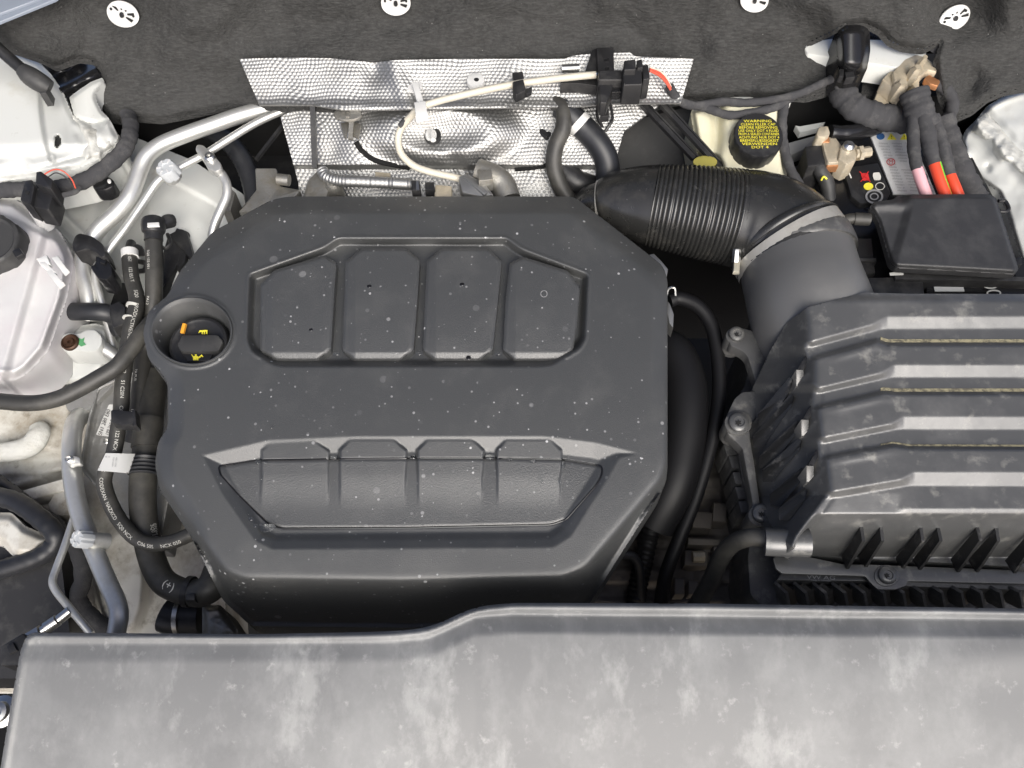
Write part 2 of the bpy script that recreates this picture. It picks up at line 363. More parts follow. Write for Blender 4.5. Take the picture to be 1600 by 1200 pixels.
# ================================================================== ENGINE COVER
O = fillet([(450, 307), (897, 307), (1036, 415), (1043, 436), (1043, 735), (1040, 757), (966, 872), (936, 920), (900, 975), (640, 981), (392, 978), (348, 938), (298, 838), (249, 765), (242, 725), (247, 690), (262, 668), (262, 600), (252, 583), (232, 562), (223, 520), (232, 486), (262, 462), (280, 425), (332, 362), (425, 312)], 10)
A = fillet([(450, 306), (897, 306), (1037, 415), (1043, 436), (1041, 722), (1032, 748), (915, 888), (880, 903), (620, 909), (380, 905), (352, 893), (252, 752), (246, 722), (250, 690), (264, 668), (264, 600), (252, 583), (232, 562), (222, 520), (232, 486), (262, 462), (280, 425), (332, 362), (425, 311)], 12)
R1 = fillet([(528, 371), (792, 371), (815, 388), (921, 428), (916, 530), (905, 547), (862, 572), (840, 574), (440, 574), (422, 570), (392, 550), (384, 530), (388, 428), (505, 386)], 7)
R2 = fillet([(312, 712), (420, 687), (560, 681), (850, 681), (930, 691), (1002, 709), (968, 716), (952, 745), (893, 838), (865, 856), (425, 859), (398, 846), (345, 770), (318, 716)], 5)
IP = fillet([(341, 728), (400, 719), (520, 717), (640, 716), (770, 716), (880, 718), (941, 728), (941, 742), (932, 758), (885, 812), (862, 820), (640, 825), (440, 826), (418, 818), (380, 782), (344, 742)], 6)
HOLE = ell(300, 518, 62, 52, 44)
BAYS = [[(406, 800), (408, 703), (424, 688), (492, 688), (515, 704), (513, 800)], [(529, 800), (530, 703), (545, 687), (617, 687), (636, 703), (634, 800)], [(652, 800), (651, 703), (666, 687), (740, 687), (757, 703), (752, 800)], [(776, 800), (775, 703), (790, 687), (862, 687), (879, 703), (874, 800)]]
def cover_base(X, Y):
    h = .0005*fbm(X, Y, 160, 3)-.011*((Y-600)/300.)**2
    h -= .007*lin(334-Y, 0, 30) + .003*lin(352-Y, 0, 10)*0
    dA = SD(X, Y, A)
    h -= .006*(1-ss(-dA, 0, 26))*np.maximum(ss(680-Y, 0, 120), ss(330-X, 0, 40))
    for (x0, y0, x1, y1, s) in ((455, 335, 318, 415, 1), (885, 335, 1010, 440, -1)):      # soft shoulder creases
        L = math.hypot(x1-x0, y1-y0); d = s*((x1-x0)*(Y-y0)-(y1-y0)*(X-x0))/L
        h -= .010*lin(d if s > 0 else -d*-1, 2, 70)*ss(620-Y, 0, 160)*.8
    return h, dA
def lower_recess(X, Y):
    d = -SD(X, Y, R2); h = -.0098*lin(d, 1, 25)
    dip = .006*ss(Y, 735, 815)*ss(d, 12, 26); h -= dip*.3
    for k, b in enumerate(BAYS):
        db = SD(X, Y, b); pl = 0
        f = -.0012-.0030*lin(Y, 686, 718)-.0056*lin(Y, 718, 800)
        t = ss(Y, 738, 800); h = np.maximum(h, f-.03*lin(db, -1.5, 5.5))*(1-t)+h*t
    return h
def cover_h(X, Y, D):
    h, dA = cover_base(X, Y)
    d1 = -SD(X, Y, R1)
    h += np.where(d1 > -6, -.016*ss(d1, 0, 13)+.0012*np.exp(-(d1/2.2)**2)*(Y < 560), 0)
    h += lower_recess(X, Y)
    h -= .0035*lin(-SD(X, Y, IP), 0, 2.5)
    h += .002*np.exp(-((np.hypot((X-300)/66, (Y-518)/56)-1)/.04)**2)
    de = dA-np.maximum(0, 8+D)*(dA > 14)
    h -= .00155*np.logaddexp(0, de/3.)*3
    return h
T = Thing('engine_cover', 'large black plastic engine cover with four raised pads and beads of water', 'engine cover', (640, 640, 0))
cov = T.part('shell', hfield(O, cover_h, 2.2, .05, holes=[HOLE]), M['cover'])
PADS = [[(407, 444), (429, 422), (506, 399), (526, 410), (523, 444), (517, 546), (496, 564), (432, 564), (406, 548)],
        [(564, 388), (634, 388), (656, 405), (652, 470), (646, 546), (626, 564), (553, 564), (535, 547), (538, 470), (540, 408)],
        [(689, 388), (763, 388), (784, 407), (778, 470), (770, 546), (749, 564), (679, 564), (661, 547), (664, 470), (667, 407)],
        [(796, 411), (817, 401), (887, 423), (906, 447), (902, 500), (896, 546), (876, 564), (803, 564), (786, 547), (790, 470)]]
for p in PADS:
    x0 = min(q[0] for q in p); x1 = max(q[0] for q in p); pf = fillet(p, 3)
    def pad_h(X, Y, D):
        h = np.full(X.shape, .0008)-.011*((Y-600)/300.)**2+.0004*fbm(X, Y, 60, 5)
        h -= .0058*lin(Y, 551, 564.5)+.0045*lin(Y, 440, 551)**2*lin(551-Y, -1000, 0); h -= .0022*lin(x0+20-X, 0, 13); h -= .0012*lin(X-x1+20, 0, 20)
        h -= .0022*(1-ss(-D, 0, 4)); return h
    T.part('pad', hfield(pf, pad_h, 2.0, .020), M['pad'])
def insert_h(X, Y, D):
    h, _ = cover_base(X, Y); return h+lower_recess(X, Y)+.0002-.0012*(1-ss(-D, 0, 3))
ip2 = [(640+(x-640)*.9965, 770+(y-770)*.985) for x, y in IP]
T.part('insert_panel', hfield(ip2, insert_h, 2.0, .005), M['pad'])
m = MB(); wl = []
ipd = IP+IP[:1]
for i in range(len(IP)):
    p, q = ipd[i], ipd[i+1]; n_ = max(1, int(math.hypot(q[0]-p[0], q[1]-p[1])/5))
    for t in range(n_): wl.append((p[0]+(q[0]-p[0])*t/n_, p[1]+(q[1]-p[1])*t/n_))
wl.append(wl[0]); wa = np.array(wl); hz = cover_base(wa[:, 0], wa[:, 1])[0]+lower_recess(wa[:, 0], wa[:, 1])-.0004
m.tube([(x, y, z) for (x, y), z in zip(wl, hz)], 1.5, 6, 1)
T.part('wet_seam', m, M['gloss'])
# funnel round the oil filler
m = MB(); ring = PN(*np.array(HOLE).T, np.full(44, .0015)); c0 = ring.mean(0)
def shrink(s, dz, dx=0, dy=0): return [tuple(c0+(p-c0)*np.array([s, s, 1])+np.array([dx, dy, dz])) for p in ring]
m.rings([shrink(1.03, -.002), shrink(1.02, .0014), shrink(.99, .0016), shrink(.965, -.001), shrink(.93, -.004), shrink(.85, -.034), shrink(.80, -.036), shrink(.80, -.09)], cap0=False, cap1=True)
T.part('filler_funnel', m, M['cover'])
m = MB(); cc = (278, 700)
def lipstrip(pts, w, h0):
    s = MB(); s.tube([(x, y, h0) for x, y in pts], w, 6, 3); return s
# oil filler cap
def cap_disc():
    m = MB(); c = (313, 540, -.022)
    m.lathe(c, [(46, -.03), (46, .004), (44, .007), (40, .008), (36, .0065), (0.1, .0065)], seg=36); return m
T2 = Thing('oil_filler_cap', 'round black oil filler cap with yellow oil can symbol, sunk in a round well', 'oil cap', (318, 533, -.022))
T2.part('cap_disc', cap_disc(), M['black'])
m = MB(); m.prism(fillet([(284, 523), (340, 522), (349, 533), (342, 548), (282, 549), (276, 538)], 4), -.007, .012, 3); T2.part('grip', m, M['blackrough'])
m = MB(); m.prism([(284, 551), (334, 551), (326, 564), (292, 565)], -.0135, .004, 1.5); T2.part('symbol_field', m, M['black'])
m = MB()
OC = lambda q: [(308+(x-314)*.72, 558+(y-551)*.85) for x, y in q]
m.prism(OC([(306, 549), (316, 549), (317, 556), (305, 556)]), -.0125, .001, 0); m.prism(OC([(301, 546), (303, 546), (307, 551), (305, 552)]), -.0125, .001, 0)
m.prism(OC([(316, 551), (324, 546), (325, 548), (317, 553)]), -.0125, .001, 0); m.prism(OC([(309, 546), (313, 546), (312, 549), (310, 549)]), -.0125, .001, 0); m.prism(OC([(325, 547), (327, 550), (325, 550)]), -.0125, .001, 0)
for k in range(3): m.prism(rect(316+3.5*k, 519.5, 2, 4), -.0125, .001, 0)
m.prism([(310, 520), (312, 516), (324, 515.5), (324, 517), (313, 518)], -.0124, .001, 0)
T2.part('oil_symbol', m, M['yellow'])
m = MB(); m.obox((289, 506, -.008), (285, 521, -.010), 5, .004)
single('dipstick', m, M['orange'], 'small orange dipstick tip poking up beside the oil filler cap', 'dipstick')
# water on the cover
Tw = None
m = MB()
def blob(m, px, py, h, rx, ry, hz, rot=0, n=10):
    c = P(px, py, h); u = PXM(px, py, h); rr = R(rot); v = []; rings = []
    ex = Vector((math.cos(rr), -math.sin(rr), 0)); ey = Vector((math.sin(rr), math.cos(rr), 0))
    for k in range(4):
        a = k/3*math.pi/2*.97; rings.append([c+ex*rx*u*math.cos(a)*math.cos(t)+ey*ry*u*math.cos(a)*math.sin(t)+NRM*hz*math.sin(a) for t in [2*math.pi*i/n for i in range(n)]])
    m.rings(rings, cap0=False)
def cov_at(x, y): return float(cover_h(np.array([float(x)]), np.array([float(y)]), np.array([-30.]))[0])
for (x, y, rx, ry, rot) in [(403, 722, 5, 5, 0), (414, 724, 4, 2.5, 0), (520, 715, 9, 3, 0), (646, 715, 5, 3.5, 0), (765, 714, 9, 5, 0), (797, 719, 5, 2.5, 0), (833, 721, 6, 3, 0), (879, 727, 5, 8, 20), (875, 752, 3, 5, 0), (392, 811, 5, 4, 20), (399, 822, 4, 3.5, 0), (389, 802, 2.5, 2.5, 0), (418, 825, 13, 7, -10), (425, 668, 2, 2, 0), (341, 745, 2, 3, 0), (409, 748, 2, 3.5, 0), (526, 553, 6, 4, 0), (655, 553, 6, 4, 0), (779, 553, 6, 4, 0), (846, 752, 2, 4, 0)]:
    blob(m, x, y, max(cov_at(x, y), lower_recess(np.array([float(x)]), np.array([float(y)]))[0])+.0004 if y > 600 else .0006, rx, ry, .0022, rot)
for k in range(150):
    x, y = rng.uniform(360, 900), rng.uniform(915, 968); r = rng.uniform(.5, 2.2)*rng.random()**.5
    blob(m, x, y, cov_at(x, y)+.0006, r, r, .0012, 0, 6)
single('water_drops', m, M['water'], 'beads of water sitting along the seams and front edge of the engine cover', 'water', kind='stuff')
# grey dried rings
m = MB()
for (x, y, r) in [(850, 459, 5.5)]:
    hz = .0014-.011*((459-600)/300)**2; o = ell(x, y, r, r, 20); i = ell(x, y, r-1, r-1, 20)
    W = PN(*np.array(o+i).T, np.full(40, hz)); m.add(W, [(k, (k+1) % 20, 20+(k+1) % 20, 20+k) for k in range(20)])
T.part('dried_ring', m, M['greyink'])
for x, y, r in [(577, 447, 4), (722, 444, 4), (486, 515, 3.5), (732, 559, 4)]: m = MB(); blob(m, x, y, .0004-.011*((y-600)/300)**2-(.004 if y > 550 else .0045*((y-440)/111)**2), r, r, .001); T.part('dark_fleck', m, M['gloss'])

# ================================================================== FRONT PANEL
FPn = fillet([(44, 988, 26), (400, 991, 40), (600, 987, 60), (668, 982, 40), (742, 948, 40), (800, 942, 20), (1100, 943), (1600, 951), (1800, 955), (1800, 1330), (-20, 1330), (12, 1130, 30), (32, 1015, 40)], 10, 8)
def fp_h(X, Y, D):
    top = poly_at(X, [(0, 990), (600, 988), (668, 982), (742, 948), (800, 943), (1600, 951), (1800, 955)])
    d = -D; y = Y-top
    h = .028-.00007*np.maximum(y-40, 0)-.00000042*np.maximum(y-40, 0)**2
    right = ss(X, 720, 900)
    h -= (.0045*ss(y, 9, 16)-.0045*lin(y, 18, 46))*(.6+1.3*ss(X, 600, 860))
    h += .0022*np.exp(-((d-6)/4.5)**2)
    h -= .006*(1-ss(d, -1, 6))
    h += right*.003*ss(1010+(X-900)*.012-Y, -16, 16)*0
    h += .0035*np.exp(-(((Y-1030+.06*(X-1500))/34)**2))*ss(X, 1330, 1620)
    h += .0012*fbm(X, Y, 240, 11)
    return h
single('front_panel', hfield(FPn, fp_h, 3.5, .05), M['panel'], 'long dusty grey plastic cover panel along the front edge, stained with pale watermarks', 'panel')
T = Thing('body_screw', 'round metal screw at the far front corner beside the dusty panel', 'screw', (4, 1112, -.03))
m = MB(); m.lathe((2, 1112, -.03), [(24, -.05), (24, 0), (16, .003), (15, .008), (9, .009), (.1, .006)], seg=22); T.part('head', m, M['steel'])

# ================================================================== AIR FILTER BOX
XE = [(440, 1256), (493, 1264), (540, 1268), (560, 1276), (600, 1275), (614, 1283), (640, 1282), (684, 1288), (700, 1292), (775, 1302), (838, 1258), (870, 1246), (900, 1240)]
L = fillet([(1262, 480), (1350, 457, 6), (1420, 459), (1820, 460), (1820, 892), (1600, 886), (1256, 868), (1214, 836), (1196, 806), (1180, 735), (1164, 660), (1176, 606), (1205, 545), (1228, 505)], 4)
STR = [([(1240, 540), (1272, 532), (1365, 506), (1386, 494), (1840, 494)], [(1240, 549), (1276, 541), (1377, 515), (1840, 513)], [(1240, 566), (1277, 556), (1370, 530), (1386, 536), (1840, 536)]),
       ([(1240, 616), (1280, 606), (1378, 582), (1397, 570), (1840, 570)], [(1240, 624), (1284, 614), (1392, 590), (1840, 590)], [(1240, 643), (1283, 633), (1380, 611), (1400, 613), (1840, 613)]),
       ([(1240, 692), (1287, 683), (1393, 662), (1412, 651), (1840, 651)], [(1240, 702), (1293, 692), (1400, 671), (1840, 672)], [(1240, 722), (1293, 712), (1395, 694), (1420, 698), (1840, 700)])]
S4 = ([(1240, 782), (1300, 768), (1408, 749), (1428, 738), (1840, 738)], [(1240, 792), (1303, 778), (1420, 759), (1840, 761)])
PITS = [[(1314, 869), (1341, 830), (1344, 845), (1322, 889)], [(1341, 870), (1372, 830), (1374, 845), (1349, 889)], [(1399, 872), (1434, 831), (1437, 846), (1407, 891)], [(1426, 874), (1461, 831), (1465, 845), (1435, 891)], [(1485, 874), (1522, 830), (1527, 845), (1495, 894)], [(1512, 875), (1552, 831), (1555, 845), (1525, 894)], [(1570, 876), (1610, 830), (1613, 846), (1583, 896)], [(1597, 877), (1640, 830), (1643, 846), (1610, 896)]]
def lid_h(X, Y, D):
    top = .036+.0000*X
    X = np.asarray(X, float); Y = np.asarray(Y, float); st = np.zeros(X.shape)
    for a, b, c in STR:
        ya, yb, yc = poly_at(X, a), poly_at(X, b), poly_at(X, c)
        st -= .0082*lin(Y, ya, yb)-.0082*lin(Y, yc-2, yc+5)
        bump = np.exp(-((Y-(yc+11))/6)**2)*ss(1395-X, -30, 40)*ss(X, 1280, 1330)
        st += .0015*bump
    ya, yb = poly_at(X, S4[0]), poly_at(X, S4[1])
    st -= .0088*lin(Y, ya, yb)
    fl = ss(X, 1398, 1418)
    st -= fl*.0032*lin(Y, 795, 803)+(1-fl)*.007*lin(Y, 770, 830)
    st -= .085*lin(Y, 803, 870)
    st -= .006*(1-ss(Y, 457, 474))
    xe = np.interp(Y, [p[0] for p in XE], [p[1] for p in XE])
    dl = xe-X; soft = np.logaddexp(0, dl/3.0)*3.0
    h = top+st*(1-ss(dl, -2, 14)) - .00092*soft
    lowbnd = ss(Y, 835, 868)*ss(1262-X, 0, 10)
    h += .0004*fbm(X, Y, 40, 8)
    return h
T = Thing('air_filter_box', 'big dusty black air filter box with four bright ribs across its lid', 'air filter box', (1420, 700, -.05))
T.part('lid', hfield(L, lid_h, 2.2, .03), M['airbox'])
# dust lines in the valleys
for k, (a, b, c) in enumerate(STR):
    m = MB(); xs = np.arange(1376, 1812, 6); yc = poly_at(xs, c)
    for w0, w1, dh in ((-6 if k != 2 else -4, -1, .0006),):
        up = PN(xs, yc+w0, lid_h(xs*1., yc+w0, yc*0)+dh); lo = PN(xs, yc+w1, lid_h(xs*1., yc+w1, yc*0)+dh); n = len(xs)
        m.add(np.concatenate([up, lo]), [(i, n+i, n+i+1, i+1) for i in range(n-1)])
    T.part('dust_line', m, M['dirtline'])
def solve_x(px, py, X):
    t = FPX*X/(px-800); b_ = (600-py)/FPX; return CAM[2]+t*(FW[2]+b_*UP[2])-TILT*(CAM[1]+t*(FW[1]+b_*UP[1]))
WH = lambda x, y: float(lid_h(np.array([x+0.]), np.array([y+0.]), np.array([-9.]))[0])
def solve_y(px, py, Yw):
    b_ = (600-py)/FPX; t = (Yw-CAM[1])/(FW[1]+b_*UP[1]); return CAM[2]+t*(FW[2]+b_*UP[2])-TILT*Yw
# front gussets
for p in PITS:
    a, b, c, d = p[0], p[1], p[2], p[3]
    z = lambda q: float(lid_h(np.array([q[0]]), np.array([min(q[1], 866.)]), np.array([-9.]))[0])
    Xb = P(b[0], b[1], z(b)).x
    m = MB(); m.plate([(q[0], q[1], solve_x(q[0], q[1], Xb)+e) for q, e in ((a, .012), (b, .003), ((b[0]+2.5, b[1]-7), .003), ((c[0]+3, c[1]), .004), (d, .006))], .0034)
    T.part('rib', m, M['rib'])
# side gussets
for (xt, yt, xb, yb) in [(1206, 634, 1166, 684), (1229, 596, 1182, 664), (1231, 622, 1174, 698), (1240, 664, 1183, 731), (1243, 692, 1188, 752), (1248, 738, 1200, 790), (1252, 769, 1214, 812)]:
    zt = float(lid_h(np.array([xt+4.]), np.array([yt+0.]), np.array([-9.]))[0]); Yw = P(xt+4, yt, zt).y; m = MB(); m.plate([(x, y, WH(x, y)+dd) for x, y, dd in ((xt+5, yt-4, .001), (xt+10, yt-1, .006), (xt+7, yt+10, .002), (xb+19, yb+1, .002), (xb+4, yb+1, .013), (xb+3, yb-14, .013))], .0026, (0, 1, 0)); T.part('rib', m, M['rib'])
# clips on the side wall
for (x, y) in [(1250, 577), (1258, 655), (1266, 727)]:
    m = MB(); m.prism([(x-6, y), (x+6, y), (x+6, y+16), (x-2, y+26), (x-6, y+26)], .022, .03, 1.2, hmap=lambda a, b, x=x, y=y: .024-.0006*(b-y)); T.part('clip_tab', m, M['airbox'])
    m = MB(); m.prism([(x-4, y), (x+10, y-24), (x+17, y-22), (x+6, y)], .022, .03, .8); T.part('clip_hook', m, M['black'])
# lower housing and flange
m = MB(); m.prism(fillet([(1180, 480), (1262, 470), (1700, 470), (1700, 960), (1205, 962), (1172, 930), (1168, 870), (1176, 812), (1158, 740), (1150, 690), (1140, 640), (1165, 600), (1172, 560)], 8), -.105, .2, 3); T.part('lower_housing', m, M['airside'])
FLG = [[(1136, 522), (1142, 513), (1160, 512), (1184, 519), (1190, 530), (1202, 590), (1204, 608), (1195, 612), (1184, 606), (1168, 556), (1160, 548), (1142, 540)],
       [(1148, 622), (1160, 612), (1196, 610), (1190, 640), (1176, 664), (1172, 684), (1180, 730), (1188, 790), (1206, 806), (1208, 822), (1184, 818), (1172, 800), (1176, 786), (1160, 700), (1136, 676), (1132, 656)]]
for f in FLG: m = MB(); m.prism(fillet(f, 4), -.058, .016, 2); T.part('flange', m, M['airside'])
m = MB(); m.prism(fillet([(1208, 872), (1216, 868), (1254, 868), (1320, 882), (1360, 882), (1720, 896), (1720, 915), (1418, 908), (1416, 915), (1400, 921), (1372, 921), (1360, 910), (1352, 900), (1222, 896), (1212, 888)], 3), -.056, .003, 1.2); T.part('front_flange', m, M['airbox'])
m = MB(); m.prism(fillet([(1222, 894), (1352, 897), (1420, 903), (1720, 911), (1720, 926), (1420, 916), (1356, 908), (1214, 906)], 2), -.064, .02, 1.5); T.part('flange_lip', m, M['airside'])
m = MB(); m.prism(ell(1386, 899, 20, 17, 26), -.0545, .01, 2)
T.part('screw_boss', m, M['airbox'])
def screw(T, px, py, h, r, mt):
    m = MB(); m.lathe((px, py, h), [(r, -.012), (r, .002), (r*.86, .0035), (r*.55, .004), (r*.5, .0025), (.1, .0025)], seg=24); o = T.part('screw', m, M[mt])
    s = MB(); s.prism([(px+r*.36*(1 if k % 2 else .5)*math.cos(k*math.pi/6), py+r*.33*(1 if k % 2 else .5)*math.sin(k*math.pi/6)) for k in range(12)], h+.0036, .001, 0); T.part('star_recess', s, M['blackink'], o)
screw(T, 1386, 899, -.0525, 13.5, 'airbox')
screw(T, 1154, 660, -.051, 15, 'airbox'); screw(T, 1190, 803, -.051, 14, 'airbox'); screw(T, 1151, 522, -.055, 12, 'airside')
for q in ((1154, 660, 22, 19), (1190, 804, 21, 18), (1151, 524, 17, 14)): m = MB(); m.prism(ell(*q, 24), -.0545 if q[1] > 600 else -.0585, .03, 2); T.part('screw_boss', m, M['airside'])
for i, (x, y) in enumerate([(1140, 720), (1146, 745), (1150, 768), (1155, 790), (1132, 700)]):
    m = MB(); m.prism(fillet([(x-2, y-8), (x+24, y-8), (x+22, y+10), (x+4, y+12)], 3), -.11, .05, 1.5); T.part('side_rib', m, M['airside'])
m = MB(); flat_text(m, 'VW AG', 1283, 902.5, -.0622, 9, 1.5, 1.5); T.part('moulded_lettering', m, M['greyink'])
m = MB(); flat_text(m, '5WA 129 607', 1450, 905, -.0622, 6, 1.5, 1.2); flat_text(m, '>PP-T20<', 1560, 909, -.0622, 6, 1.5, 1.2); flat_text(m, 'Made in Germany', 1283, 907, -.0622, 3.5, 1.5, 1.2); T.part('moulded_lettering', m, M['greyink'])
# honeycomb under the flange
for i in range(13):
    x = 1222+i*30; m = MB()
    m.plate([(x, 912, -.07), (x+15, 924, -.075), (x+32, 914, -.07), (x+30, 935, -.10), (x+14, 950, -.11), (x-4, 940, -.10)], .003, (0, .3, 1)); T.part('grille_cell', m, M['airside'] if i % 3 else M['castdark'])
    m = MB(); m.obox((x-2, 918, -.062), (x+4, 946, -.085), 5, .02); T.part('grille_web', m, M['airside'])
# outlet neck
m = MB(); path = [(1243, 404, -.052, 86), (1252, 440, -.046, 88), (1264, 480, -.042, 92), (1276, 520, -.056, 95), (1288, 560, -.085, 96)]
m.tube(path, 85, 40, 6); T.part('outlet_neck', m, M['neck'])
m = MB(); m.tube([(1240, 396, -.052, 90), (1242, 400, -.052, 91), (1244, 408, -.052, 91), (1245, 411, -.052, 87)], 90, 44, 2); T.part('neck_ring', m, M['airside'])
m = MB(); m.obox((1273, 352, .016), (1275, 372, .018), 5, .006); T.part('locating_rib', m, M['airside'])
# hose socket in front
T3 = T
m = MB(); m.tube([(1195, 846, -.008), (1212, 847, -.006), (1264, 848, -.002)], 22, 20, 4); T.part('hose_socket', m, M['airbox'])
m = MB(); m.tube([(1206, 938, -.20, 12), (1206, 938, -.18, 12)], 12, 6, 2)
m = MB(); m.tube([(1200, 841, -.014), (1172, 840, -.024), (1144, 850, -.05), (1124, 876, -.085), (1110, 910, -.11), (1082, 958, -.15), (1060, 1000, -.17)], 14, 16, 8)
single('breather_hose', m, M['rubber'], 'dark rubber hose curving down from the front corner of the air filter box', 'hose')

# ================================================================== INTAKE HOSE
T = Thing('intake_hose', 'fat black ribbed intake hose bending from the engine cover to the air filter box', 'intake hose', (1100, 340, -.06))
m = MB(); pts = [(1019, 321, -.048, 61), (1060, 327, -.046, 66), (1105, 334, -.046, 70), (1150, 341, -.047, 73)]
m.tube(pts, 66, 40, 60, prof=lambda s, L_: 1+.042*abs(math.cos(math.pi*s/L_*20))**.7-.01, caps=False); T.part('bellows', m, M['intake'])
m = MB(); m.tube([(905, 330, -.075, 24), (925, 322, -.068, 32), (940, 320, -.063, 36), (953, 318, -.058, 45), (975, 317, -.053, 52), (1000, 318.5, -.05, 58), (1021, 321, -.048, 62)], 60, 40, 8, caps=False); T.part('inlet_cone', m, M['intake'])
m = MB(); m.tube([(1148, 341, -.047, 74), (1172, 346, -.047, 78), (1204, 359, -.048, 82), (1228, 380, -.05, 85), (1240, 400, -.052, 87)], 78, 44, 8, caps=False); T.part('elbow', m, M['intake'])
for (a, b, ra) in (((934, 320, -.064, 37), (941, 319.5, -.0625, 40), 'steel'),):
    m = MB(); m.tube([a, b], 38, 36, 2, caps=False); T.part('narrow_clamp', m, M['band'])
m = MB(); m.tube([(1226, 378, -.05, 89), (1236, 393, -.0515, 90)], 90, 48, 4); cl = T.part('clamp_band', m, M['band'])
m = MB(); m.tube([(1222, 371, -.05, 87.5), (1225, 376, -.05, 90), (1227, 379, -.05, 88)], 88, 48, 2); m.tube([(1237, 394, -.0515, 88), (1239, 397, -.052, 91), (1240, 400, -.052, 88)], 88, 48, 2); T.part('rubber_lip', m, M['intake'])
m = MB(); m.prism(rect(1152, 411, 10, 26, 4), -.038, .006, 2.5); T.part('clamp_housing', m, M['beige2'], None)
m = MB(); m.lathe((1151, 395, -.030), [(7, -.012), (7, .002), (6, .005), (.1, .005)], axis=Vector((0, .7, .7)), seg=8); T.part('clamp_screw', m, M['steel'])

# ================================================================== BULKHEAD MAT AND HEAT SHIELD
FELT = fillet([(-160, -160), (1760, -160), (1760, 130), (1600, 138), (1572, 143), (1548, 153), (1522, 174), (1496, 185), (1482, 178), (1470, 150), (1462, 110), (1462, 86), (1470, 64), (1445, 77), (1412, 74), (1390, 64), (1374, 46), (1352, 36), (1320, 38), (1300, 49), (1265, 66), (1258, 76), (1262, 83), (1300, 90), (1310, 140), (1262, 153), (1200, 149), (1130, 150), (1060, 158), (1000, 172), (500, 175), (404, 164), (366, 163), (300, 178), (250, 187), (212, 184), (190, 189), (170, 185), (156, 165), (149, 150), (163, 128), (156, 112), (143, 94), (120, 91), (85, 104), (62, 92), (20, 78), (-160, 60)], 4)
def felt_h(X, Y, D):
    h = -.02+.00052*(165-Y)+.0000022*np.maximum(0, 165-Y)**2*.4
    h += .034*fbm(X, Y, 150, 21)+.006*fbm(X, Y, 45, 22)
    for cx, cy in ((191, 20), (618, 2), (1180, -1), (1493, 25)):
        h -= .010*np.exp(-(((X-cx)/42)**2+((Y-cy)/34)**2))
    h += .012*np.exp(-(((X-1500)/60)**2+((Y-110)/55)**2)) - .018*np.exp(-(((X-1515)/22)**2+((Y-128)/26)**2))
    h += .004*np.exp(-((Y-62+.02*X)/30)**2)*np.sin(X/90.)
    h += .010*np.exp(-(((X-750)/90)**2+((Y-70)/40)**2))
    h -= .006*(1-ss(-D, 0, 8)); return h
FELT_Z = lambda x, y: float(felt_h(np.array([float(x)]), np.array([float(y)]), np.array([-50.]))[0])
single('insulation_mat', hfield(FELT, felt_h, 3.2, .008), M['felt'], 'dark grey fibrous felt insulation mat across the back of the engine bay', 'insulation mat')
def clip_push(px, py, rx, ry, rot, label):
    z = FELT_Z(px, py)+.009; T = Thing('push_clip', label, 'clip', (px, py, z), 'white push clips on the felt mat')
    sy = (FELT_Z(px, py+22)-FELT_Z(px, py-22))/44; sx_ = (FELT_Z(px+22, py)-FELT_Z(px-22, py))/44; hm = lambda k: (lambda x, y: z+k+sy*(y-py)+sx_*(x-px))
    m = MB(); o = ell(px, py, rx, ry, 30, rot); m.prism(o, z, .004, 3, hmap=hm(0)); T.part('disc', m, M['white'])
    c, s = math.cos(R(rot)), math.sin(R(rot))
    def tr(u, v): return (px+u*rx*c-v*ry*s, py+u*rx*s+v*ry*c)
    for a in (-143, -104, -64, -22, 20):
        m = MB(); ca, sa = math.cos(R(a)), math.sin(R(a)); q = []
        for rr, ww in ((.36, .045), (.80, .11)):
            q += [(rr, ww), (rr, -ww)]
        q = [q[0], q[1], q[3], q[2]]; m.prism([tr(u*ca-v*sa+.0, u*sa+v*ca+.16) for u, v in q], z+.0006, .001, 0, hmap=hm(.0007)); T.part('slot', m, M['blackink'])
    m = MB(); m.prism(ell(*tr(0, .18), rx*.14, ry*.2, 10), z+.0012, .002, .5, hmap=hm(.0014)); T.part('stud', m, M['black'])
    for u in (-.72, .72):
        m = MB(); m.prism(ell(*tr(u, .0), rx*.08, ry*.1, 8), z+.0006, .001, 0, hmap=hm(.0007)); T.part('hole', m, M['blackink'])
clip_push(190.5, 19, 25.5, 19, 18, 'white slotted push clip on the felt above the white strut tower with the gas strut')
clip_push(618, 1, 23, 19, 0, 'white slotted push clip cut by the photo edge above the foil heat shield')
clip_push(1180, -3, 22, 18, 0, 'white slotted push clip cut by the photo edge above the cream fluid reservoir')
clip_push(1493, 25, 26, 17, -28, 'white slotted push clip tilted on the felt above the corroded cable clamps')

def dimple(X, Y, pitch=6.3):
    a = X*2*math.pi/pitch; b = Y*2*math.pi/(pitch*.86)
    return (np.cos(a)*np.cos(b*.5)+ .5*np.cos(b))*.6
HS1 = fillet([(374, 92), (450, 90), (515, 91), (560, 95), (584, 98), (615, 94), (720, 92), (882, 92), (895, 87), (925, 84), (985, 82), (992, 88), (1084, 92), (1064, 161), (955, 162), (905, 166), (560, 172), (540, 172), (488, 164), (405, 164)], 2)
def hs1_h(X, Y, D):
    h = .006+.00042*(165-Y); h += .0035*fbm(X, Y, 90, 31)+.004*np.exp(-(((X-620-.4*(Y-120))/16)**2))-.006*np.exp(-(((X-585)/20)**2+((Y-110)/30)**2))
    h += .004*np.exp(-((Y-168+.0*X)/10)**2); w_ = fbm(X, Y, 60, 99)*14
    return h+.0008*dimple(X+w_, Y+w_*.4)
T = Thing('heat_shield', 'embossed silver foil heat shield standing behind the engine cover', 'heat shield', (730, 200, -.05))
T.part('upper_flap', hfield(HS1, hs1_h, 1.5, .002), M['foil'])
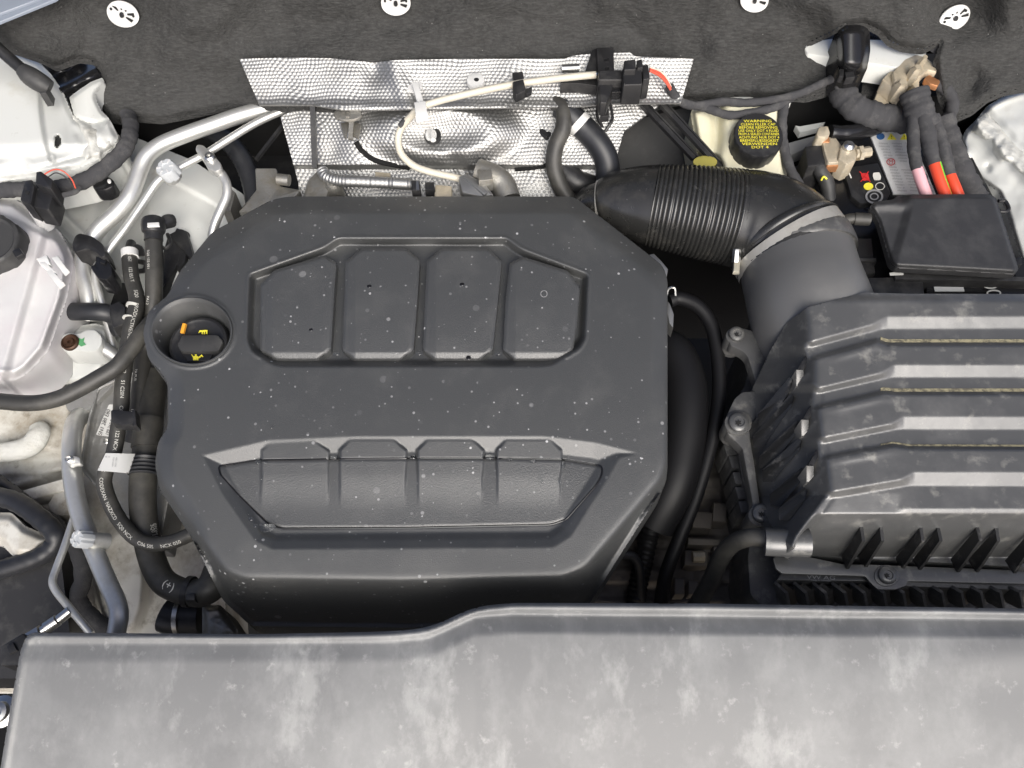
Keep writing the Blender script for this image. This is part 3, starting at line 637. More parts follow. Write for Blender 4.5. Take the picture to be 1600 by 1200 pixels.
HS2 = fillet([(438, 182), (486, 160), (545, 155), (900, 150), (1045, 156), (1020, 172), (975, 205), (962, 250), (955, 330), (470, 330), (466, 285)], 3)
def hs2_h(X, Y, D):
    h = -.014-.00042*(Y-165); h += .0045*fbm(X, Y, 80, 41)
    h += .020*ss(1-np.hypot((X-690)/140, (Y-205)/60), 0, .5)-.012*np.exp(-(((X-690)/60)**2+((Y-212)/28)**2))
    h -= .012*lin(Y, 258, 264); h += .010*np.exp(-(((X-560)/30)**2+((Y-225)/60)**2)); h -= .016*np.exp(-(((X-700-.6*(Y-230))/14)**2))*ss(Y, 225, 255)*.4
    w_ = fbm(X, Y, 60, 98)*16
    return h+.0009*dimple(X+w_, Y+w_*.5)
Z2 = lambda x, y: float(hs2_h(np.array([float(x)]), np.array([float(y)]), 0)[0])
T.part('lower_shield', hfield(HS2, hs2_h, 1.5, .002), M['foil'])
m = MB(); m.prism(ell(743, 124, 14, 11, 24), .034, .006, 2); b = T.part('washer', m, M['white'])
m = MB(); m.prism(ell(744.5, 124, 4, 2.6, 12), .0346, .002, 0); T.part('washer_hole', m, M['blackink'], b)
m = MB(); m.prism(ell(676, 209, 13, 12, 24), Z2(676, 209)+.004, .006, 2); g = T.part('grommet', m, M['black'])
m = MB(); m.prism(ell(673, 208, 9, 8, 18), Z2(676, 209)+.008, .01, 2); m.tube([(675, 208, Z2(676, 209)+.01), (677, 219, Z2(676, 209)+.012)], 4.5, 10, 3); T.part('stud', m, M['white'], g)
m = MB(); m.prism(ell(543, 177, 22, 10, 24), .004, .004, 2); m.prism(rect(543, 178, 6, 8), .006, .004, 1); T.part('foil_clip', m, M['cast'])
m = MB(); m.obox((550, 186, -.002), (548, 218, -.01), 7, .006); m.prism([(532, 192), (545, 190), (540, 215), (536, 210)], -.008, .004, 1); m.prism([(553, 190), (564, 194), (560, 215), (552, 210)], -.008, .004, 1); T.part('bracket', m, M['cast'])
for q in ([(x, y, Z2(x, y)+.001) for x, y in ((556, 222), (566, 236), (590, 252), (640, 262))], [(x, y, Z2(x, y)+.001) for x, y in ((805, 264), (830, 262), (862, 256))]): m = MB(); m.tube(q, 4, 8, 5); T.part('fold_gap', m, M['deep'])
m = MB(); m.obox((489, 166, .004), (492, 262, -.04), 8, .006); single('support_rod', m, M['black'], 'upright black flat bar in front of the foil heat shield', 'rod')

T = Thing('sensor_cable', 'thin cream sensor cable looping down across the foil heat shield', 'cable', (680, 200, -.01))
m = MB(); m.tube([(931, 117, .042), (905, 119, .042), (860, 124, .042), (815, 130, .042), (770, 138, .042), (725, 148, .040), (685, 158, .036), (658, 168, .03), (640, 184, .012), (627, 200, -.002), (622, 218, -.012), (627, 240, -.022), (645, 258, -.03), (670, 268, -.035), (705, 276, -.042), (730, 282, -.05)], 5.6, 12, 7); T.part('jacket', m, M['cable'])
m = MB(); m.tube([(635, 187, .008), (627, 198, -.001)], 6.2, 12, 3); T.part('marker_band', m, M['loom'])
m = MB()
m.tube([(926, 116, .043), (938, 115, .043)], 2, 6, 2); T.part('wire_end', m, M['blueink'])
T = Thing('cable_strap', 'white plastic strap holding the cream cable to the foil heat shield', 'strap', (655, 150, .02))
m = MB(); m.prism(ell(646, 131, 14, 11, 22), .022, .004, 2); T.part('button', m, M['silverlabel'])
m = MB(); m.prism([(643, 128), (653, 127), (662, 158), (652, 160)], .032, .005, 1.5); T.part('strap', m, M['white'])
m = MB(); m.prism([(647, 159), (665, 157), (668, 177), (649, 179)], .040, .012, 2); T.part('clasp', m, M['white'])
T = Thing('cable_clip', 'black open cable clip round the cream cable near the connector', 'clip', (817, 130, .03))
m = MB(); m.prism(fillet([(800, 113), (817, 111), (819, 122), (803, 126)], 2), .046, .008, 1.5); m.prism(fillet([(801, 127), (818, 123), (822, 140), (806, 148), (801, 140)], 2), .050, .012, 2); m.prism(fillet([(820, 138), (832, 135), (830, 143), (822, 147)], 2), .044, .006, 1.5); T.part('clip_body', m, M['black'])
T = Thing('sensor_connector', 'black electrical connector and bracket joining the cream cable to red wires', 'connector', (960, 115, .03))
m = MB(); m.prism(fillet([(932, 74), (959, 73), (960, 108), (952, 112), (958, 135), (948, 160), (938, 160), (934, 110)], 2), .050, .02, 2); m.prism([(914, 112), (925, 78), (934, 74), (936, 108)], .044, .02, 1); m.prism([(876, 122), (935, 122), (935, 134), (905, 130), (876, 130)], .030, .015, 1); T.part('bracket', m, M['black'])
m = MB(); m.prism(fillet([(935, 109), (972, 108), (973, 124), (935, 124)], 2), .058, .03, 3); m.prism(fillet([(972, 106), (1003, 104), (1004, 131), (974, 132)], 2), .064, .03, 3); m.prism(fillet([(975, 94), (993, 92), (994, 108), (975, 109)], 2), .072, .03, 2); m.prism(fillet([(995, 94), (1003, 92), (1005, 105), (996, 106)], 1), .068, .02, 1); m.prism(fillet([(1003, 101), (1013, 100), (1016, 122), (1005, 124)], 2), .062, .03, 2); T.part('plug', m, M['black'])
m = MB(); m.prism([(956, 136), (978, 134), (979, 143), (956, 144)], .046, .01, 1); T.part('latch', m, M['gloss'])
for q in ([(944, 93), (951, 91), (952, 95), (945, 96)], [(945, 106), (952, 105), (952, 108), (946, 109)]): m = MB(); m.prism(q, .0508, .001, 0); T.part('slot', m, M['gloss'])
m = MB(); m.tube([(878, 107, .038), (905, 106, .038)], 6, 14, 2); T.part('pin', m, M['steel'])
for k, (o, mm) in enumerate(((0, 'wire'), (4, 'wire'), (-3, 'cable'))):
    m = MB(); m.tube([(1015, 108+o*.6, .05), (1030, 114+o, .044), (1040, 124+o, .038), (1048, 138+o*.6, .03)], 2, 7, 5); T.part('wire', m, M[mm])
m = MB()
for a in ([(935, 155, .02), (933, 180, -.01), (942, 200, -.03)], [(952, 158, .02), (957, 185, -.015), (946, 205, -.03)]): m.tube(a, 2.5, 7, 4)
m.prism([(940, 158), (950, 158), (952, 180), (938, 182)], .015, .01, 1); T.part('stay', m, M['black'])

# hoses left of the booster
m = MB(); m.tube([(866, 158, .0), (880, 172, .0), (880, 200, -.01), (868, 230, -.025), (866, 262, -.045), (880, 300, -.07), (905, 330, -.09)], 13, 14, 7)
single('coolant_hose', m, M['rubber'], 'slim brown-black hose hanging in front of the foil shield beside the banded hose', 'hose')
T = Thing('coolant_hose', 'thick black hose with a white band, bending down behind the engine cover', 'hose', (930, 230, -.05))
m = MB(); m.tube([(876, 166, -.005), (893, 182, -.01), (912, 200, -.02), (935, 225, -.03), (948, 252, -.045), (950, 290, -.07), (945, 320, -.1)], 19, 16, 7); T.part('hose', m, M['rubberdark'])
m = MB(); m.tube([(901, 189, -.014), (909, 197, -.018)], 20, 18, 2); T.part('band', m, M['white'])
m = MB(); m.prism(fillet([(846, 162), (872, 160), (870, 200), (855, 214), (842, 205), (842, 188), (852, 176)], 4), -.03, .05, 4); m.tube([(868, 255, -.07), (900, 285, -.08), (925, 290, -.09)], 20, 14, 5)
single('thermostat_housing', m, M['black'], 'black moulded hose outlet against the foil shield behind the slim hose', 'housing')
m = MB(); m.tube([(1016, 214, -.16), (1018, 212, -.12), (1018, 211, -.11)], 78, 40, 2)
single('brake_booster', m, M['blackrough'], 'round black brake booster in the shade behind the intake hose', 'brake booster')
for (a, b, lab) in (((1003, 163, -.01), (1084, 248, -.05), 'flat black stay running down to the intake hose, nearer the connector'), ((1033, 163, -.01), (1124, 262, -.05), 'flat black stay running down beside the cream reservoir')):
    m = MB(); m.obox(a, b, 8, .006); m.obox((a[0]+4, a[1], a[2]-.005), (b[0]+4, b[1], b[2]-.005), 3, .014); single('support_rod', m, M['black'], lab, 'rod')

# ================================================================== BRAKE FLUID RESERVOIR
BR = fillet([(1078, 172), (1110, 160), (1222, 154), (1224, 200), (1230, 285), (1200, 300), (1116, 285), (1098, 262), (1088, 232)], 8)
def br_h(X, Y, D):
    h = -.035-.0003*(Y-200); h += .012*ss(X, 1112, 1130)-.0*X
    h -= .012*np.exp(-(((X-1122)/9)**2))*ss(262-Y, 0, 50); h -= .018*ss(np.hypot((X-1102)/34, (Y-262)/28), 1.0, .6)
    return h-.012*(1-ss(-D, 0, 10))
T = Thing('fluid_reservoir', 'cream plastic brake fluid reservoir with black screw cap', 'fluid tank', (1160, 220, -.05))
T.part('tank', hfield(BR, br_h, 2.5, .06), M['cream'])
m = MB(); m.prism(ell(1102, 252, 19, 9, 24), -.040, .003, 1); T.part('fluid_window', m, M['fluid'])
m = MB(); kn = []
for i in range(72):
    a = 2*math.pi*i/72; kn.append(1 if i % 6 else .965)
cpos = (1180, 220, -.022); o = P(*cpos); u = PXM(*cpos); axx = Vector((0, -.34, .94)); x_ = Vector((1, 0, 0)); y_ = axx.cross(x_)
def cring(r, z, k=True): return [o+axx*z+(x_*math.cos(2*math.pi*i/72)+y_*math.sin(2*math.pi*i/72))*r*u*(kn[i] if k else 1) for i in range(72)]
m.rings([cring(39, -.02), cring(39, .010), cring(37.5, .014), cring(36.5, .015, False), cring(.1, .015, False)], cap0=False); cp = T.part('cap', m, M['black'])
m = MB(); lines = ['WARNING', 'CLEAN FILLER CAP', 'BEFORE REMOVING', 'USE ONLY DOT 4 FLUID', 'FROM A SEALED CONTAINER', 'ACHTUNG NUR DOT 4', 'BREMSFLUESSIGKEIT', 'VERWENDEN', 'DOT 4']
for i, s in enumerate(lines):
    v, f = text_mesh(s); yy = 23-5.6*i; wd = math.sqrt(max(33**2-yy**2, 60)); w0 = v[:, 0].max()-v[:, 0].min(); k = min(1.9*wd/w0, 9)
    m.add([o+axx*.0157+x_*(q[0]*k)*u+y_*(yy+q[1]*6.2)*u for q in v], f)
T.part('cap_lettering', m, M['yellow'], cp)
m = MB(); m.prism([(1108, 152), (1232, 150), (1236, 160), (1200, 170), (1120, 172)], -.028, .01, 1); m.prism([(1243, 196), (1250, 197), (1290, 190), (1280, 199), (1250, 207)], -.075, .01, 1)
single('body_edge', m, M['paint'], 'strip of white painted bodywork behind the cream reservoir', 'body panel')

def loom(pts, r, lab, seg=12, fl=.8, cat='wiring loom', name='wiring_loom'):
    m = MB(); ph = random.random()*6
    m.tube(pts, r, seg, 10, prof=lambda s, L_: 1+.05*math.sin(s*260+ph)+.04*math.sin(s*611+ph), flat=fl); return single(name, m, M['loom'], lab, cat)
loom([(1046, 136, .03), (1055, 150, .012), (1068, 161, .0), (1090, 165, -.008), (1130, 159, -.008), (1165, 161, -.01), (1210, 156, -.006), (1250, 146, .0), (1285, 130, .0), (1303, 124, -.005), (1312, 138, -.012)], 7, 'cloth taped wire from the red wires across the top of the cream reservoir')
loom([(1085, 164, -.012), (1110, 171, -.012), (1140, 180, -.01), (1180, 175, -.01), (1215, 166, -.01), (1240, 150, -.008)], 6.5, 'cloth taped wire sagging lower across the cream reservoir')
loom([(1226, 160, -.012), (1222, 190, -.018), (1224, 225, -.03), (1234, 262, -.04), (1250, 290, -.05), (1262, 300, -.06)], 7.5, 'cloth taped wire dropping between the cream reservoir and the battery')
loom([(1306, 126, -.02), (1316, 146, -.02), (1336, 168, -.02), (1366, 180, -.022), (1400, 186, -.026), (1432, 190, -.03)], 20, 'thick cloth taped loom sagging behind the battery label', 16, .75)
m = MB(); m.prism(fillet([(1352, 97), (1394, 103), (1390, 118), (1362, 150), (1345, 148)], 4), -.03, .02, 2); single('felt_flap', m, M['felt'], 'dark felt flap beside the shiny black holder', 'flap')

# relay holder, white body behind, earth clamps
m = MB(); m.prism(fillet([(1252, 66), (1300, 60), (1400, 62), (1450, 74), (1440, 110), (1398, 104), (1340, 95), (1262, 84)], 3), .012, .03, 2)
single('cowl_panel', m, M['paint'], 'white painted panel showing through the notch in the felt mat', 'body panel')
m = MB(); m.prism([(1270, 64), (1305, 40), (1390, 50), (1384, 66)], -.026, .02, 1)
for i in range(4): m.prism(rect(1364+i*6, 50+i*2.5, 3, 12, 20), -.02, .01, .5)
single('grille_insert', m, M['black'], 'black slatted plastic at the top of the notch behind the shiny holder', 'trim')
def rel_h(X, Y, D): return .066-.0004*(Y-40)-.012*((X-1332)/28)**2-.010*(1-ss(-D, 0, 12))-.012*ss(Y, 95, 122)
T = Thing('relay_holder', 'shiny black domed plastic holder in the notch of the felt mat', 'relay', (1332, 85, -.02))
T.part('cover', hfield(fillet([(1305, 46), (1318, 39), (1346, 39), (1359, 46), (1360, 80), (1354, 112), (1342, 121), (1320, 120), (1309, 108)], 8), rel_h, 2, .04), M['gloss'])
for q in ([(1313, 107), (1319, 108), (1318, 120), (1312, 118)], [(1320, 112), (1334, 111), (1336, 120), (1322, 122)]): m = MB(); m.prism(q, .030, .01, 1); T.part('latch', m, M['black'])
T = Thing('earth_clamp', 'corroded beige cable clamps bolted under the felt mat above the taped cable bundle', 'clamp', (1420, 115, -.01))
for (o_, h, d) in (([(1395, 112), (1412, 92), (1430, 84), (1446, 88), (1462, 100), (1465, 112), (1450, 108), (1440, 118), (1420, 120), (1410, 128), (1398, 124)], .012, .012), ([(1378, 124), (1396, 104), (1412, 106), (1420, 122), (1410, 146), (1396, 138)], .004, .02), ([(1372, 140), (1384, 126), (1398, 138), (1390, 160), (1380, 172), (1364, 160)], -.016, .01), ([(1424, 124), (1436, 122), (1438, 132), (1432, 138), (1426, 132)], .004, .02)):
    m = MB(); m.prism(fillet(o_, 3), h, d, 3); T.part('clamp_plate', m, M['beige'])
for (x, y, r, h) in ((1430, 112, 9, .02), (1407, 136, 11, .008), (1441, 96, 6, .02)):
    m = MB(); m.lathe((x, y, h), [(r, -.02), (r, .002), (r*.7, .005), (r*.6, .009), (.1, .009)], seg=6); T.part('nut', m, M['beige'])
m = MB(); m.prism(fillet([(1444, 122), (1452, 116), (1470, 126), (1466, 134), (1452, 130)], 3), .008, .008, 1.5); T.part('lug', m, M['copper'])
loom([(1462, 130, .0), (1478, 140, -.004), (1488, 156, -.01), (1486, 176, -.02), (1474, 190, -.03)], 9, 'dark cloth sleeve looping from the copper lug past the felt bulge')
loom([(1456, 80, .02), (1466, 68, .03), (1474, 60, .035)], 8, 'short cloth sleeve poking from the felt above the corroded clamps')

# taped bundle and three coloured legs
T = Thing('cable_bundle', 'cloth taped cable bundle splitting into three legs with pink, orange and red sleeves', 'cable bundle', (1440, 220, -.03))
wob = lambda s, L_: 1+.04*math.sin(s*300)+.03*math.sin(s*800)
m = MB(); m.tube([(1428, 143, .012), (1432, 158, .008), (1438, 178, .002), (1446, 200, -.008)], 21, 18, 8, prof=wob, flat=.8); T.part('trunk', m, M['loom'])
for pts, mm in (([(1428, 180, .0, 10), (1427, 205, -.006, 9.5), (1428, 235, -.014, 9.5), (1433, 266, -.02, 8.5)], 'pink'), ([(1442, 182, .004, 12), (1449, 210, -.004, 13), (1454, 235, -.01, 11), (1460, 256, -.016, 9.5)], 'red'), ([(1456, 182, .0, 11), (1466, 210, -.008, 11), (1475, 240, -.014, 11), (1484, 274, -.022, 9.5)], 'red2')):
    m = MB(); m.tube(pts, 10, 14, 8, prof=wob); T.part('taped_leg', m, M['loom'])
for pts, c, lab in (([(1433, 264, -.02), (1441, 288, -.026), (1450, 312, -.034)], 'pink', 'pink sleeve'), ([(1459, 253, -.016), (1468, 280, -.022), (1480, 312, -.03)], 'red', 'orange-red sleeve with green stripe'), ([(1483, 271, -.022), (1492, 292, -.026), (1500, 312, -.032)], 'red', 'plain red sleeve')):
    m = MB(); m.tube(pts, 8.6, 14, 6); s = T.part('sleeve', m, M[c], label=lab)
    if 'green' in lab:
        m = MB(); m.tube([(1466, 251, -.0125), (1475, 280, -.019), (1486, 310, -.027)], 3.4, 8, 6); T.part('stripe', m, M['green'], s)
loom([(1470, 185, -.02, 20), (1482, 220, -.03, 18), (1500, 265, -.04, 18), (1525, 312, -.06, 18)], 18, 'broad dark taped loom running behind the coloured cable sleeves', 16, .7)

# ================================================================== BATTERY
T = Thing('battery', 'black car battery with silver warning label behind the fuse cover', 'battery', (1390, 270, -.06))
m = MB(); m.prism(fillet([(1262, 232), (1350, 206), (1500, 206), (1560, 320), (1560, 480), (1330, 480), (1300, 345)], 4), -.060, .16, 3); T.part('case', m, M['gloss'])
m = MB(); m.prism(fillet([(1318, 262), (1372, 254), (1392, 300), (1386, 312), (1345, 318), (1330, 305)], 3), -.052, .01, 2); T.part('vent_panel', m, M['black'])
m = MB(); m.prism([(1358, 206), (1422, 206), (1462, 303), (1396, 303)], -.0575, .002, 0); lb = T.part('warning_label', m, M['silverlabel'])
m = MB()
for r_ in range(17):
    y = 224+r_*4.6; xl = 1361+(y-206)*.40
    for c_ in range(3):
        if r_ in (7, 8) and c_ == 1: continue
        v = 'abc defgh ijk lmno pq rst uvwx'; flat_text(m, ''.join(rng.choice(list('aeionrst lmdu'), 11)), xl+12+c_*21, y, -.0573, 4.4, 3, .72)
T.part('label_print', m, M['greyink'], lb)
m = MB(); m.prism(ell(1376, 213, 6.4, 5, 20), -.0571, .0006, 0); T.part('eye_symbol', m, M['blueink'], lb)
m = MB(); m.prism([(1386, 218), (1392, 208), (1401, 218)], -.0571, .0006, 0); m.prism([(1406, 218), (1413, 208), (1421, 218)], -.0571, .0006, 0); T.part('warning_triangle', m, M['yellow'], lb)
m = MB(); flat_text(m, '!', 1393, 214.5, -.0566, 8); flat_text(m, '!', 1413, 214.5, -.0566, 8); T.part('triangle_mark', m, M['blackink'], lb)
def ringmesh(m, x, y, r, wd, h, n=24, ry=None):
    o = ell(x, y, r, ry or r*.82, n); i = ell(x, y, r-wd, (ry or r*.82)-wd, n); W = PN(*np.array(o+i).T, np.full(2*n, h)); m.add(W, [(k, (k+1) % n, n+(k+1) % n, n+k) for k in range(n)])
m = MB(); ringmesh(m, 1392, 253, 7, 1.4, -.0568); flat_text(m, 'M', 1392, 253, -.0573, 9, 0, 1); T.part('no_symbol', m, M['redink'], lb)
m = MB(); ringmesh(m, 1444, 276, 6, 1, -.0568); T.part('ring_symbol', m, M['blackink'], lb)
m = MB(); m.prism(ell(1357, 291, 7.5, 5.6, 20), -.0505, .0006, 0); T.part('yellow_dot', m, M['yellow'])
m = MB(); ringmesh(m, 1375, 291, 7.5, 1.1, -.0503); m.prism(fillet([(1364, 270), (1374, 269), (1377, 276), (1376, 281), (1366, 281), (1364, 276)], 2), -.0503, .0006, 0); m.prism([(1326, 270), (1328, 270), (1331, 278), (1329, 278)], -.0503, .0006, 0); T.part('white_symbol', m, M['ink'])
m = MB(); m.prism(fillet([(1345, 271), (1356, 270), (1359, 281), (1348, 282)], 2), -.0503, .0006, 0); m.obox((1343, 268, -.0498), (1360, 284, -.0498), 1.3, .0006); m.obox((1357, 268, -.0498), (1345, 284, -.0498), 1.3, .0006); T.part('crossed_symbol', m, M['redink'])
m = MB(); ringmesh(m, 1366, 307, 14, 3, -.0503); ringmesh(m, 1366, 307, 7, 2, -.0503); T.part('plug_ring', m, M['greyink'])
T = Thing('battery_terminal', 'corroded beige and copper battery terminal clamp with its bolt', 'terminal clamp', (1315, 225, -.04))
for (o_, h, d, mm) in (([(1276, 208), (1280, 197), (1294, 196), (1298, 208), (1290, 214), (1278, 213)], -.02, .02, 'beige'), ([(1274, 210), (1296, 211), (1298, 222), (1276, 220)], -.028, .015, 'copper'), ([(1284, 213), (1306, 214), (1316, 228), (1312, 253), (1294, 254), (1288, 236)], -.030, .015, 'beige'), ([(1292, 248), (1312, 248), (1312, 258), (1292, 259)], -.034, .012, 'copper'), ([(1314, 226), (1330, 222), (1342, 228), (1338, 250), (1324, 256), (1310, 248)], -.026, .03, 'beige')):
    m = MB(); m.prism(fillet(o_, 3), h, d, 2.5); T.part('clamp_plate', m, M[mm])
m = MB(); m.tube([(1336, 240, -.03), (1346, 239, -.03), (1359, 237, -.03)], 8.5, 8, 3); m.tube([(1340, 240, -.03), (1346, 239, -.03)], 12, 6, 1); T.part('bolt', m, M['beige'])
m = MB(); m.lathe((1325, 230, -.025), [(9, -.01), (9, .004), (5, .008), (.1, .008)], seg=14); T.part('post', m, M['steel'])
m = MB(); m.tube([(1296, 207, -.03), (1320, 208, -.034), (1350, 204, -.04), (1372, 198, -.045)], 12, 14, 6, prof=wob); single('battery_lead', m, M['gloss'], 'glossy black lead running from the corroded battery terminal', 'cable')
T = Thing('battery_sensor', 'square black plug below the corroded battery terminal', 'connector', (1273, 245, -.04))
m = MB(); m.prism(fillet([(1258, 228), (1288, 226), (1290, 256), (1262, 260)], 2), -.035, .04, 2); T.part('housing', m, M['black'])
m = MB(); m.tube([(1278, 258, -.045), (1284, 272, -.048), (1292, 286, -.055), (1296, 318, -.07)], 11, 12, 5, prof=wob); T.part('boot', m, M['blackrough'])
m = MB(); m.tube([(1283, 282, -.042), (1287, 276, -.04), (1292, 280, -.042)], 1.6, 6, 4); T.part('wire', m, M['yellow'])
m = MB(); m.prism([(1222, 226), (1280, 210), (1282, 222), (1228, 245)], -.085, .02, 1); T0 = Thing('tray_label', 'grey label strip in shadow between the reservoir and the battery', 'label', (1250, 228, -.09)); T0.part('strip', m, M['greyink'])
m = MB(); m.prism(fillet([(1236, 262), (1262, 250), (1300, 330), (1330, 345), (1335, 470), (1290, 470), (1262, 320)], 5), -.075, .2, 3); single('battery_tray', m, M['black'], 'black plastic battery tray edge between intake hose and battery', 'tray')
# fuse cover
FC = fillet([(1358, 323), (1366, 315, 3), (1395, 312), (1402, 306), (1425, 304), (1545, 303), (1556, 308), (1592, 420), (1586, 429), (1500, 424), (1400, 419), (1391, 412), (1372, 345)], 5)
def fc_h(X, Y, D):
    h = np.full(X.shape, -.006)+.0006*fbm(X, Y, 60, 51); h -= .008*lin(1402-X-(412-Y)*-.28+(0)*Y, 0, 14)*ss(Y, 315, 335)*.7
    h -= .010*np.exp(-(((X-1408)/10)**2+((Y-308)/7)**2)); return h-.006*(1-ss(-D, 0, 7))
T = Thing('fuse_cover', 'flat matt black plastic fuse box cover over the battery', 'cover', (1480, 370, -.02))
T.part('lid', hfield(FC, fc_h, 2.2, .008), M['fuse'])
m = MB(); m.tube([(1560, 314, -.02), (1570, 314, -.02), (1576, 325, -.02), (1572, 330, -.02), (1562, 330, -.02)], 3, 8, 4); T.part('latch_loop', m, M['black'])
m = MB(); m.tube([(1316, 346, -.03), (1328, 342, -.028), (1342, 342, -.026), (1360, 343, -.024)], 8.5, 14, 4); m.tube([(1335, 342, -.027), (1359, 343, -.024)], 10, 14, 2); single('vent_tube', m, M['rubber'], 'short rubber tube end entering the side of the fuse cover', 'tube')
T = Thing('battery_bracket', 'black battery holder strip with white sticker and white digits in front of the fuse cover', 'bracket', (1470, 450, -.05))
for o_, h, mm in (([(1332, 434), (1442, 432), (1446, 470), (1340, 470)], -.035, 'black'), ([(1446, 438), (1640, 436), (1640, 470), (1450, 470)], -.045, 'gloss'), ([(1320, 372), (1362, 372), (1368, 426), (1330, 428)], -.05, 'black'), ([(1325, 402), (1370, 402), (1370, 408), (1326, 408)], -.046, 'black'), ([(1395, 424), (1600, 432), (1640, 434), (1640, 440), (1400, 436)], -.03, 'black')):
    m = MB(); m.prism(o_, h, .06, 2); T.part('strip', m, M[mm])
m = MB(); m.prism([(1459, 448), (1505, 447), (1507, 455), (1461, 455)], -.0435, .001, 0); m.prism([(1390, 426), (1411, 424), (1412, 429), (1391, 430)], -.028, .001, 0); T.part('sticker', m, M['paper'])
m = MB(); ringmesh(m, 1548, 446, 11.5, 2.4, -.0425, 24, 5.6); ringmesh(m, 1553, 458, 11.5, 2.4, -.0425, 24, 5.6); T.part('digits', m, M['ink'])
m = MB(); m.prism([(1575, 410), (1600, 402), (1640, 402), (1640, 440), (1590, 436)], -.05, .05, 1); m.prism([(1584, 404), (1596, 400), (1598, 412), (1588, 414)], -.04, .02, 1); T.part('hook', m, M['black'])

# ================================================================== STRUT TOWER BY THE BATTERY
ST = fillet([(1502, 222), (1508, 204), (1526, 186), (1542, 166), (1572, 148), (1610, 138), (1800, 120), (1800, 480), (1606, 480), (1596, 410), (1572, 330), (1560, 300), (1530, 280), (1506, 244)], 5)
def st_h(X, Y, D):
    h = -.075+.00011*(X-1500)+.00008*(Y-140); u = (X-1530)*.56+(Y-180)*-.83+40            # across the sealed flange
    line = (Y-178)-(X-1525)*1.05
    h += .014*np.exp(-((line-10)/18)**2)*ss(X, 1505, 1530)
    h += .012*ss(-line, 8, 40); h -= .010*ss(line, 60, 160)
    h += .005*np.exp(-(((Y-160-(X-1560)*-.35)/7)**2))*ss(X, 1535, 1560); h += .005*fbm(X, Y, 46, 61)
    h += .010*np.exp(-(((X-1513)/10)**2+((Y-238)/12)**2))-.006*(np.exp(-(((X-1565)/5)**2+((Y-218)/7)**2))+np.exp(-(((X-1543)/5)**2+((Y-262)/6)**2)))
    return h-.008*(1-ss(-D, 0, 7))
T = Thing('strut_tower', 'white painted strut tower with lumpy seam sealer beside the battery', 'strut tower', (1560, 250, -.08))
T.part('panel', hfield(ST, st_h, 2.5, .12), M['paint'])
def sb_h(X, Y, D): return st_h(X, Y, D*0-20)+.004+.007*fbm(X, Y, 17, 64)-.005*(1-ss(-D, 0, 6))
T.part('sealer_bead', hfield(fillet([(1516, 206), (1526, 188), (1540, 176), (1558, 192), (1580, 216), (1604, 240), (1660, 262), (1660, 306), (1604, 280), (1572, 254), (1546, 226), (1530, 216)], 4), sb_h, 2.2, .01), M['sealer'])

# ================================================================== BODY ON THE COOLANT TANK SIDE
TW = fillet([(-200, 60), (-60, 66), (15, 79), (42, 86), (62, 97), (80, 116), (98, 142), (108, 166), (118, 186), (132, 192), (150, 188), (172, 186), (178, 200), (186, 214), (176, 232), (150, 252), (120, 264), (80, 272), (30, 280), (-200, 300)], 5)
def tw_h(X, Y, D):
    h = .005+.012*ss(-D, 0, 60)
    cr = X-(60+((Y-150)/80.)**2*10); h -= .008*ss(cr, -2, 8)*ss(Y, 110, 160)*ss(262-Y, 0, 30)
    h -= .012*lin(X, 100, 190)+.010*lin(Y, 225, 280)
    lum = ss(X, 105, 125)*ss(Y, 165, 190)+ss(Y, 240, 256)
    h += np.clip(lum, 0, 1)*(.006*fbm(X, Y, 26, 71)+.003)
    h -= .004*np.exp(-((Y-(262-(X-60)*.28))/2.5)**2)*(X > 40)
    h -= .02*(np.hypot((X-90)/4.5, (Y-221)/9) < 1)
    h += .003*np.exp(-((np.hypot((X-80)/5, (Y-248)/6)-1)/.3)**2)
    return h-.006*(1-ss(-D, 0, 9))
T = Thing('strut_tower', 'smooth white painted strut tower with lumpy seam sealer under the gas strut', 'strut tower', (50, 180, -.04))
T.part('dome', hfield(TW, tw_h, 2.4, .06), M['paint'])
m = MB(); m.prism(ell(90, 221, 4.2, 8.5, 16, 20), .0, .002, 0); T.part('slot_hole', m, M['blackink'])
def flap_h(X, Y, D): return -.002+.006*np.sin((X-110)/14)-.0001*(Y-120)-.004*(1-ss(-D, 0, 6))
T.part('flange', hfield(fillet([(108, 152), (124, 140), (142, 128), (160, 121), (164, 130), (150, 146), (149, 152), (158, 172), (172, 187), (152, 194), (130, 190), (116, 182)], 3), flap_h, 2.2, .02), M['paint'])
def seal_h(X, Y, D): return .004+.010*fbm(X, Y, 24, 77)-.0003*(X-120)-.010*(1-ss(-D, 0, 12))
T.part('sealer_bead', hfield(fillet([(112, 180), (126, 182), (140, 192), (154, 195), (168, 190), (174, 204), (188, 212), (178, 232), (156, 250), (130, 258), (124, 238), (130, 222), (118, 200)], 4), seal_h, 2.2, .02), M['sealer'])
def hole_h(X, Y, D): return -.012+.006*np.sin((X*.5+Y*1.0)/7)+.003*np.sin((X-Y)/11)
single('rubber_boot', hfield(fillet([(74, 106), (96, 92), (124, 88), (146, 98), (160, 122), (140, 134), (108, 156), (92, 140)], 5), hole_h, 2.2, .03), M['gloss'], 'creased black rubber boot showing between white tower and felt', 'boot')
m = MB(); m.prism([(-60, -60), (150, -60), (86, -2), (0, 33), (-60, 58)], .10, .004, 2); m.prism([(-60, -60), (120, -60), (60, -2), (0, 20), (-60, 42)], .104, .004, 2)
single('bonnet_hinge_panel', m, M['trim'], 'blue-grey painted metal edge above the felt near the gas strut', 'body panel')
T = Thing('gas_strut', 'black bonnet gas strut end lying over the white strut tower', 'gas strut', (50, 115, .06))
m = MB(); m.tube([(-60, 22, .09), (0, 78, .06), (40, 113, .045)], 9.5, 14, 4); T.part('rod', m, M['black'])
